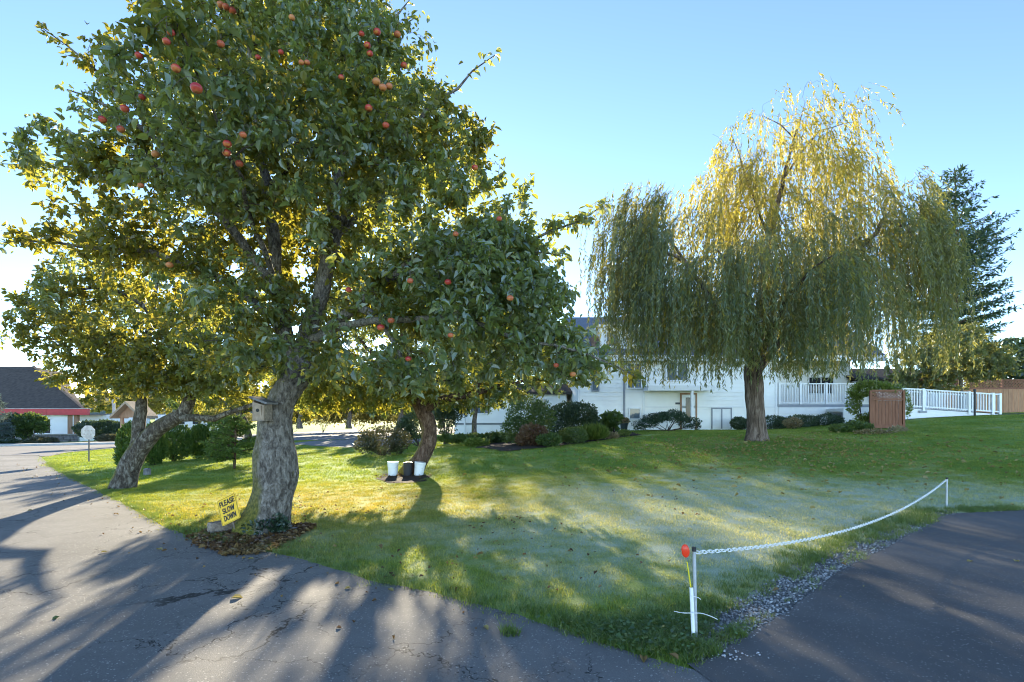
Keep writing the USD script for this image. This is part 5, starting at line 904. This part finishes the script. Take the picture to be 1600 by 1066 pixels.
for k, w in enumerate(('PLEASE', 'SLOW', 'DOWN')):
    tm = meshkit.text_mesh(w, hh, .0012, bold=True); b = tm.bounds; sxx = (Lu * (.80 if k == 0 else .64)) / (b[1, 0] - b[0, 0]); vv = np.array(tm.vertices); vv[:, 0] = (vv[:, 0] - b[0, 0]) * sxx + Lu * (.10 if k == 0 else .18); vv[:, 1] += Lv * (.70 - .285 * k)
    part(sign, 'lettering', join(*[onsign((vv + [ox, oy, 0], np.array(tm.faces)), .0062 + zo) for ox, oy, zo in ((-.0022, 0, 0), (.0022, 0, .0002), (0, .0018, .0004), (0, -.0018, .0006))]), M['ink'], label=f'black word {w}')
part(sign, 'stake', tube([p0 + U * .5 + V * .7 - nrm * .012, p0 + U * .5 + V * 1.02 - nrm * .02, np.array([*(p0 + U * .5 + V * 1.1 - nrm * .10)[:2], -.05])], .009, 6), M['old_wood'])
a = at(333, 838, 6.86); a[2] = 0; b = at(376, 828, 7.15); b[2] = 0; t = unit(b - a); tim = Thing('landscape_timber', 'short weathered timber block lying behind the yellow sign', 'timber', (a + b) / 2, math.degrees(math.atan2(t[1], t[0])))
part(tim, 'beam', bev(np.linalg.norm(b - a) + .08, .12, .175, .008, (0, .03, .08)), M['old_wood'], world=False)
# ivy and stones at the foot
p = np.array([*gpt(412, 838), 0.0])
iv = shrub('ivy_clump', 'dark evergreen creeper clump at the foot of the big trunk', p + [0, .02, 0], [(0, .02, .08, .27, .16, .15), (.1, .05, .12, .18, .12, .16), (-.15, .08, .1, .16, .14, .12)], 2600, .042, 'ivy', 201, cat='creeper', shell=.5, stems=10)
def rock(name, label, px, pyb, r, mat, seed, sq=(1, .8, .6), cat='stone', group=None):
    q = ground_hit(px, pyb); m = trimesh.creation.icosphere(3, 1.0); vv = np.array(m.vertices); vv *= (.75 + .5 * meshkit.fbm(vv * 1.3 + seed * 7, 3, seed))[:, None]; single(name, (vv * np.array(sq) * r + [q[0], q[1], q[2] + r * .35], np.array(m.faces)), M[mat], label, cat, group, smooth=True)
rock('stone', 'pale rounded stone against the right foot of the big trunk', 445, 831, .052, 'stone_pale', 1); rock('stone', 'flatter grey stone right of the pale stone', 460, 830, .062, 'stone', 2, (1.3, .8, .5)); rock('stone', 'small grey stone at the right end of the mulch', 473, 831, .038, 'stone_pale', 3)
# buckets
def bucket(name, label, px, pyb, d, h, r, mat, tilt=0, lid=True, handle=True):
    q = at(px, pyb, d); q[2] = gz(q[0], q[1]); t = Thing(name, label, 'bucket' if lid or handle else 'pot', q); R = rot([0, 1, 0], tilt)
    pr = [(0, 0), (r * .84, 0), (r * .86, .01), (r, h * .86), (r * 1.06, h * .865), (r * 1.06, h * .90), (r * 1.0, h * .905), (r * 1.02, h), (r * .97, h), (r * .82, .03), (0, .03)]
    part(t, 'pail', xf(lathe(pr, 28), R, q), M[mat], smooth=40)
    if lid: part(t, 'lid', xf(lathe([(0, h + .012), (r * .98, h + .012), (r * 1.07, h + .006), (r * 1.07, h - .03), (r * 1.035, h - .03)], 28), R, q), M[mat], smooth=40)
    if handle:
        g = np.linspace(0, math.pi, 14); part(t, 'handle', xf(tube(np.stack([r * 1.07 * np.cos(g), -.02 - r * .75 * np.sin(g), h * .83 - .11 * np.sin(g)], 1), .004, 5), R, q), M['steel'])
bucket('bucket', 'white lidded bucket, left of the three at the bent trunk', 614, 749, 14.15, .38, .145, 'plastic_white')
bucket('planter_pot', 'black plastic pot between the two white buckets', 637, 749, 14.05, .37, .12, 'plastic_black', 0, False, False)
bucket('bucket', 'tilted white bucket, right of the black pot at the bent trunk', 654, 749, 14.05, .36, .145, 'plastic_white', 8)
# octagonal sign seen from the back
q = ground_hit(139, 722); q = np.array([q[0], q[1], gz(q[0], q[1])]); sz = q[1] / FPX; top = q[2] + (722 - 676) * sz
octs = Thing('octagonal_sign', 'pale octagonal road sign on a thin post at the driveway mouth', 'sign', q)
part(octs, 'post', tube([q - [0, 0, .2], (q[0], q[1], top + .15)], .022, 8), M['dark_trim'])
oc = trimesh.creation.cylinder(11.7 * sz, .012, sections=8); R = rot([1, 0, 0], 90) @ rot([0, 0, 1], 22.5); part(octs, 'plate', xf(oc, R @ np.diag([1, 1, 1]), (q[0], q[1] - .035, top)), M['sign_back'])
for dx in (-.11, 0, .11):
    for dz in (-.06, .07): part(octs, 'stain_mark', xf(trimesh.creation.cylinder(.028, .004, sections=10), rot([1, 0, 0], 90), (q[0] + dx + dz * .2, q[1] - .044, top + dz)), M['sign_stain'])
q2 = at(230, 735, 14.); single('marker_stone', bev(.16, .14, .22, .04, (q2[0], q2[1], gz(q2[0], q2[1]) + .08)), M['stone'], 'small pale block on the grass right of the leaning trunk', 'stone')
# chain barrier
pn = np.array([*gpt(1088, 1001), 0.]); pf = np.array([*gpt(1479, 792), 0.]); pf[2] = gz(pf[0], pf[1]); sn, sf = pn[1] / FPX, pf[1] / FPX
tn_, tf_ = np.array([pn[0] - 3.5 * sn, pn[1], pn[2] + 142 * sn]), np.array([pf[0] + .5 * sf, pf[1], pf[2] + 44 * sf])
def lpost(name, label, b, t_, r):
    th = Thing(name, label, 'post', b); part(th, 'shaft', tube([b - [0, 0, .15] + (b - t_) * 0, t_], r, 12), M['steel'], smooth=40); part(th, 'cap', tube([t_ - [0, 0, .012], t_ + [0, 0, .018]], r * 1.25, 12), M['plastic_black'], smooth=40); return th
lpost('chain_post', 'slim grey metal post with black cap beside the orange reflector', pn, tn_, .0125); lpost('chain_post', 'far slim grey post at the corner of the dark asphalt', pf, tf_, .016)
chain = Thing('barrier_chain', 'white plastic chain sagging between the two slim posts', 'chain', (tn_ + tf_) / 2)
a, b = tn_ + [.012, 0, -.02], tf_ + [-.015, 0, -.03]; tt = np.linspace(0, 1, 400)[:, None]; C = a + (b - a) * tt; C[:, 2] -= .25 * 4 * (tt * (1 - tt))[:, 0] 
sl_ = np.r_[0, np.cumsum(np.linalg.norm(np.diff(C, axis=0), axis=1))]; pitch = .047; nl = int(sl_[-1] / pitch); g = np.linspace(0, 2 * np.pi, 13)[:-1]
lk = np.stack([np.sign(np.cos(g)) * .011 + .0145 * np.cos(g), .0135 * np.sin(g), 0 * g], 1); lk = np.vstack([lk, lk[:1]]); lv, lf = tube(lk, .0036, 5, cap=False)
for k in range(nl):
    s0 = (k + .5) * pitch; c = np.array([np.interp(s0, sl_, C[:, i_]) for i_ in range(3)]); c2 = np.array([np.interp(s0 + .02, sl_, C[:, i_]) for i_ in range(3)]); t = unit(c2 - c); sd = unit(np.cross(t, [0, 0, 1])); upv = np.cross(sd, t); ang = (45 if k % 2 else -45) + RNG.normal() * 8
    y_ = sd * math.cos(math.radians(ang)) + upv * math.sin(math.radians(ang)); part(chain, 'link', xf((lv, lf), np.stack([t, y_, np.cross(t, y_)], 1), c), M['plastic_white'], smooth=True)
q = at(1085, 1003, pn[1] - .03); rt = at(1080, 918, pn[1] - .03); st_ = Thing('reflector_stake', 'white stake with yellow rod and orange reflector beside the near post', 'stake', (q[0], q[1], 0))
part(st_, 'stake', tube([(q[0], q[1], -.1), rt], .0135, 10), M['plastic_white'], smooth=40); e = at(1073.5, 878, pn[1] - .05); part(st_, 'rod', tube([rt - [0, 0, .02], e], .0045, 6), M['yellow_rod'], smooth=40)
oc = at(1071, 861, pn[1] - .05); m = trimesh.creation.icosphere(3, 1.); vv = np.array(m.vertices) * [.026, .012, .044]; part(st_, 'reflector', xf((vv, m.faces), rot([0, 1, 0], -8), oc), M['orange_lens'], smooth=True)
part(st_, 'reflector_rim', xf(tube(np.stack([.0265 * np.cos(np.linspace(0, 2 * np.pi, 25)), 0 * np.linspace(0, 1, 25), .0445 * np.sin(np.linspace(0, 2 * np.pi, 25))], 1), .003, 5, cap=False), rot([0, 1, 0], -8), oc), M['orange_lens'], smooth=True)
def strap(pts, lab): 
    P = spline([at(*p) for p in pts], 16); single('tie_strap', tube(P, .0022, 5), M['plastic_white'], lab, 'strap')
strap([(1053, 955, pn[1] - .05), (1070, 958, pn[1] - .06), (1090, 958, pn[1] - .06), (1105, 961, pn[1] - .02), (1121, 968, pn[1])], 'long white plastic tie sticking out low on the near post'); strap([(1080, 932, pn[1] - .06), (1088, 933, pn[1] - .05), (1095, 937, pn[1] - .03)], 'short white plastic tie higher on the near post')
# flower pot by the house
q = at(975, 673, 28.2); q[2] = gz(q[0], q[1]); pot = Thing('flower_pot', 'dark green pot of pale flowers against the white house wall', 'flower pot', q)
part(pot, 'pot', lathe([(0, 0), (.16, 0), (.22, .42), (.24, .42), (.24, .46), (.2, .46), (.19, .4), (0, .4)], 20, q), M['pot'], smooth=40)
P = ell_points([(q[0], q[1], q[2] + .56, .3, .26, .16, 1)], 500, RNG, .4); v, f, r = leaves(P, RNG.normal(size=P.shape) + [0, 0, .6], RNG.normal(size=P.shape), .09, .6); part(pot, 'flowers', (v, f), M['shrub_orange'], rnd=r, kind='stuff')

# ------------------------------------------------------------------ grass, weeds, pebbles, litter
def blades(n, size, h, w, seed, lean=.5):
    r = np.random.default_rng(seed); x, y = (r.random((2, n)) - .5) * size; a = r.random(n) * 6.283; hh = h * r.uniform(.45, 1.25, n); l = lean * hh * r.uniform(.1, 1.3, n); b = r.random(n) * 6.283
    P = np.stack([x, y, 0 * x - .004], 1); S = np.stack([np.cos(a), np.sin(a), 0 * a], 1) * (w * r.uniform(.6, 1.2, n))[:, None] * .5; Ld = np.stack([np.cos(b), np.sin(b), 0 * b], 1) * l[:, None]; Z = np.array([0, 0, 1.])
    v = np.stack([P - S, P + S, P + Ld * .4 + Z * (hh * .62)[:, None] + S * .7, P + Ld * .4 + Z * (hh * .62)[:, None] - S * .7, P + Ld + Z * (hh * .92)[:, None]], 1); f = np.array([[0, 1, 2], [0, 2, 3], [3, 2, 4]])
    return v.reshape(-1, 3), (f[None] + (np.arange(n) * 5)[:, None, None]).reshape(-1, 3), np.repeat(r.random(n), 5)
def instancer(name, label, protos, mat, pos, idx, yaw, sc):
    path = numbered('/World', name); pi = UsdGeom.PointInstancer.Define(stage, path); setdata(pi.GetPrim(), label, kind='stuff'); rel = pi.CreatePrototypesRel(); UsdGeom.Scope.Define(stage, path + '/kinds')
    for k, (v, f, r) in enumerate(protos):
        pp = f'{path}/kinds/{name}_piece_{k:03d}'; m = usdkit.mesh(stage, pp, (v, f), mat); UsdGeom.PrimvarsAPI(m).CreatePrimvar('rnd', Sdf.ValueTypeNames.FloatArray, 'vertex').Set(Vt.FloatArray.FromNumpy(r.astype(np.float32))); rel.AddTarget(pp)
    pi.CreatePositionsAttr(Vt.Vec3fArray.FromNumpy(np.asarray(pos, np.float32))); pi.CreateProtoIndicesAttr(Vt.IntArray.FromNumpy(np.asarray(idx, np.int32)))
    pi.CreateOrientationsAttr(Vt.QuathArray([Gf.Quath(math.cos(a / 2), 0, 0, math.sin(a / 2)) for a in yaw])); s = np.asarray(sc, np.float32); s = np.repeat(s[:, None], 3, 1) if s.ndim == 1 else s; pi.CreateScalesAttr(Vt.Vec3fArray.FromNumpy(s))
rg = np.random.default_rng(99)
paved = unary_union([drive_poly, pad_poly, gravel_poly, road_poly, mulch_poly, ring_poly, bed_poly, path_poly, lot_poly, sbox(HX0 - .2, HY - .3, 21, HY + 9), sbox(-4, 31.6, 3.6, 37)])
def on_lawn(x, y): return ~contains_xy(paved, x, y)
def scatter(step, dmin, dmax, margin=1.12):
    xs_, ys_ = np.meshgrid(np.arange(-dmax * margin - 2, dmax * margin + 2, step), np.arange(dmin, dmax, step)); x, y = xs_.ravel(), ys_.ravel(); k = np.abs(x) < y * margin + 1.5; x, y = x[k], y[k]
    return x + (rg.random(len(x)) - .5) * step * 1.1, y + (rg.random(len(x)) - .5) * step * 1.1
protos = [blades(150, .34, .034, .0065, 300 + k, .9) for k in range(6)] + [blades(90, .5, .05, .012, 310 + k, .8) for k in range(3)]
x1, y1 = scatter(.25, 2.2, 13.0); x2, y2 = scatter(.42, 13.0, 33.0); k1, k2 = on_lawn(x1, y1), on_lawn(x2, y2)
x, y = np.r_[x1[k1], x2[k2]], np.r_[y1[k1], y2[k2]]; idx = np.r_[rg.integers(0, 6, k1.sum()), rg.integers(6, 9, k2.sum())]
hn = meshkit.fbm(np.stack([x * .5, y * .5, 0 * x], 1), 3, 4); sc = np.stack([np.ones(len(x)), np.ones(len(x)), .55 + 1.1 * hn], 1)
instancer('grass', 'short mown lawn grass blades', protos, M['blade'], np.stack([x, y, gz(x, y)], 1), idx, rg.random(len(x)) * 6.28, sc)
# longer grass along the driveway, the gravel and the trunks
edge = []
for pts, n_, w_ in ((drive_edge, 900, .16), (grav_in, 560, .18), ([gpt(*p) for p in [(1500, 800), (1600, 798)]], 160, .14)):
    ls = LineString(pts); s = rg.random(n_) * ls.length; P = np.array([ls.interpolate(t).coords[0] for t in s]); edge.append(P + rg.normal(size=(n_, 2)) * w_ + [0, .05])
edge.append(np.array(gpt(1040, 1000)) + rg.normal(size=(260, 2)) * [.45, .22]); edge.append(np.array(gpt(980, 985)) + rg.normal(size=(200, 2)) * [.5, .2])
edge = np.vstack(edge); pv2 = unary_union([drive_poly.buffer(-.03), pad_poly, gravel_poly.buffer(-.12)]); edge = edge[~contains_xy(pv2, edge[:, 0], edge[:, 1])]
protos2 = [blades(26, .12, .085, .006, 330 + k, .9) for k in range(6)]; n_ = len(edge); hs = meshkit.fbm(np.column_stack([edge * 1.3, 0 * edge[:, 0]]), 3, 8)
instancer('long_grass', 'longer green grass along the asphalt and gravel edges', protos2, M['blade_long'], np.column_stack([edge, gz(edge[:, 0], edge[:, 1])]), rg.integers(0, 6, n_), rg.random(n_) * 6.28, .35 + 1.0 * hs)
for (px, py, r_, n_, lab) in ((797, 993, .07, 60, 'small grass tuft growing in a crack of the old asphalt'), (1112, 950, .10, 110, 'bright grass clump just right of the near post'), (1150, 996, .07, 60, 'small green weed at the edge of the dark asphalt'), (1105, 1022, .09, 90, 'green weed clump at the tip between the two asphalts')):
    c = gpt(px, py); v, f, r = blades(n_ * 3, r_ * 2.0, .075, .006, 340 + px, 1.0); k = np.hypot(v[::5, 0], v[::5, 1]) < r_ * 1.1; sel = np.repeat(k, 5); mp = np.cumsum(sel) - 1; fs = f[sel[f[:, 0]]]
    single('grass_tuft', (v[sel] + [c[0], c[1], gz(*c) + .012], mp[fs]), M['blade_long'], lab, 'grass tuft', rnd=r[sel])
# clover along the tip of the lawn
n_ = 1500; c = np.array(gpt(1010, 1000)) + rg.normal(size=(n_, 2)) * [.55, .16]; c = c[~contains_xy(pv2, c[:, 0], c[:, 1])]; P = np.column_stack([c, gz(c[:, 0], c[:, 1]) + rg.uniform(.02, .07, len(c))]); v, f, r = leaves(P, np.column_stack([rg.normal(size=(len(c), 2)), .2 * np.ones(len(c))]), np.array([0, 0, 1.]) + rg.normal(size=(len(c), 3)) * .3, .026, .9, rng=rg, simple=True)
single('clover', (v, f), M['shrub_mid'], 'clover and weeds at the near tip of the lawn', kind='stuff', rnd=r)
# pebbles on the gravel verge
x0, y0, x1_, y1_ = gravel_poly.bounds; q = rg.random((60000, 2)) * [x1_ - x0, y1_ - y0] + [x0, y0]; q = q[contains_xy(gravel_poly.buffer(.05), q[:, 0], q[:, 1])]; q = q[rg.random(len(q)) < np.clip(1.4 - .11 * q[:, 1], .3, 1)]
pb = []
for k in range(5):
    m = trimesh.creation.icosphere(1, 1.); vv = np.array(m.vertices) * (.7 + .6 * meshkit.noise(np.array(m.vertices) * 1.7 + k * 5, k))[:, None] * [.0085, .007, .006]; pb.append((vv, np.array(m.faces), np.full(len(vv), k / 4.)))
instancer('pebbles', 'loose grey pebbles of the gravel verge', pb, M['pebble'], np.column_stack([q, gz(q[:, 0], q[:, 1]) + .010]), rg.choice(5, len(q), p=[.2, .28, .28, .16, .08]), rg.random(len(q)) * 6.28, rg.uniform(.5, 1.5, len(q)))
q = rg.normal(size=(50, 2)) * [.13, .06] + np.array(gpt(1148, 1028)); single('spilled_pebbles', join(*[(pb[3][0] * rg.uniform(.4, 1.0) + [a, b, .024], pb[3][1]) for a, b in q if contains_xy(pad_poly, a, b)]), M['stone_pale'], 'pale pebbles spilled on the corner of the dark asphalt', kind='stuff')
# dead leaves: a litter layer on the mulch and lawn, gold under the willow, and the single leaves one can pick out
def litter(name, label, pts, mat, ls, off=.02, flat=.35):
    n = len(pts); P = np.column_stack([pts, gz(pts[:, 0], pts[:, 1]) + off + rg.random(n) * .015]); v, f, r = leaves(P, np.column_stack([rg.normal(size=(n, 2)), .15 * rg.normal(size=n)]), np.array([0, 0, 1.]) + rg.normal(size=(n, 3)) * flat, ls, .6, fold=.5, rng=rg); single(name, (v, f), M[mat], label, kind='stuff', rnd=r)
b_ = mulch_poly.bounds; q = rg.random((4200, 2)) * [b_[2] - b_[0], b_[3] - b_[1]] + b_[:2]; q = q[contains_xy(mulch_poly.buffer(.10), q[:, 0], q[:, 1])]; litter('leaf_litter', 'dead leaves covering the mulch around the big trunk', q, 'dead_leaf', .05, .02, .5)
q = np.array([-1.5, 9.]) + rg.normal(size=(1300, 2)) * [2.6, 3.0]; q = q[on_lawn(q[:, 0], q[:, 1])]; q = q[meshkit.fbm(np.column_stack([q * .7, 0 * q[:, 0]]), 3, 77) > .53]; litter('lawn_litter', 'small dead leaves scattered on the lawn below the apple trees', q, 'dead_leaf', .036, .03)
q = np.array([8.2, 15.5]) + rg.normal(size=(1800, 2)) * [3.2, 2.6]; q = q[on_lawn(q[:, 0], q[:, 1])]; litter('willow_litter', 'fallen golden willow leaves on the grass below the willow', q, 'gold_litter', .075, .035)
ls_ = LineString(drive_edge[3:]); q = np.array([ls_.interpolate(t).coords[0] for t in rg.random(170) * ls_.length]) + rg.normal(size=(170, 2)) * .28 - [.15, .2]; q = q[contains_xy(drive_poly, q[:, 0], q[:, 1])]; litter('drive_litter', 'bits of dead leaf blown along the driveway edge', q, 'dead_leaf', .03, .016, .2)
q = np.array([-2.6, 14.3]) + rg.normal(size=(160, 2)) * [.8, .4]; q = q[contains_xy(ring_poly.buffer(.1), q[:, 0], q[:, 1])]; litter('soil_litter', 'dead leaves on the bare soil around the buckets', q, 'dead_leaf', .06)
FL = [(361, 939, .10, 'gold_litter', 'large yellow-green leaf lying alone mid driveway'), (245, 861, .09, 'gold_litter', 'pale leaf on the driveway left of the yellow sign'), (168, 865, .07, 'gold_litter', 'small pale leaf in the sun streak on the driveway'), (397, 876, .06, 'gold_litter', 'small leaf on the driveway just below the mulch'), (1519, 880, .075, 'gold_litter', 'left of two pale leaves on the dark asphalt'), (1585, 880, .075, 'gold_litter', 'right of two pale leaves on the dark asphalt'), (1351, 920, .03, 'gold_litter', 'tiny pale leaf mid dark asphalt'), (1598, 913, .05, 'gold_litter', 'pale leaf cut by the right picture edge on the asphalt'), (1315, 936, .03, 'gold_litter', 'tiny pale leaf nearer the gravel on dark asphalt'),
      (1046, 885, .07, 'dead_leaf', 'reddish leaf on the lawn just left of the chain post'), (591, 859, .09, 'dead_leaf', 'curled orange leaf on the front lawn below the trunk stones'), (755, 872, .08, 'dead_leaf', 'orange leaf on the lawn above the bleached patch'), (740, 880, .06, 'gold_litter', 'yellow leaf beside the orange one on the lawn'), (804, 881, .07, 'dead_leaf', 'brown leaf right of the orange pair on the lawn'), (755, 984, .07, 'gold_litter', 'pale leaf on the asphalt beside the lawn edge'), (548, 922, .06, 'gold_litter', 'pale leaf at the driveway edge'), (606, 925, .07, 'gold_litter', 'yellow leaf in the verge grass by the driveway'), (1347, 838, .06, 'dead_leaf', 'orange leaf in the verge below the chain middle'), (1314, 888, .06, 'dead_leaf', 'brown leaf on the gravel strip'), (1138, 961, .06, 'gold_litter', 'yellow leaf on the gravel near the grass clump'), (1218, 930, .06, 'dead_leaf', 'brown leaf on the gravel halfway up'), (1205, 813, .05, 'ivy', 'dark leaf on the lawn left of the chain middle'), (1005, 1031, .09, 'dead_leaf', 'curled brown leaf at the near tip of the lawn'), (1060, 1043, .08, 'dead_leaf', 'brown leaf at the corner between the two asphalts'), (51, 799, .07, 'ivy', 'small dark leaf on the shaded driveway at left'), (93, 968, .06, 'ivy', 'dark leaf near the bottom left of the driveway')]
for (px, py, s, m_, lab) in FL:
    q = ground_hit(px, py); v, f, r = leaves(np.array([[0, 0, 0.]]), np.array([[*rg.normal(size=2), .0]]), np.array([[.05, .05, 1.]]), s, .62, fold=.35, rng=rg, jitter=.05)
    off = .019 if contains_xy(drive_poly.union(pad_poly), q[0], q[1]) else .05
    single('fallen_leaf', (v + [q[0], q[1], gz(q[0], q[1]) + off], f), M[m_], lab, 'leaf', rnd=np.full(len(v), .8))
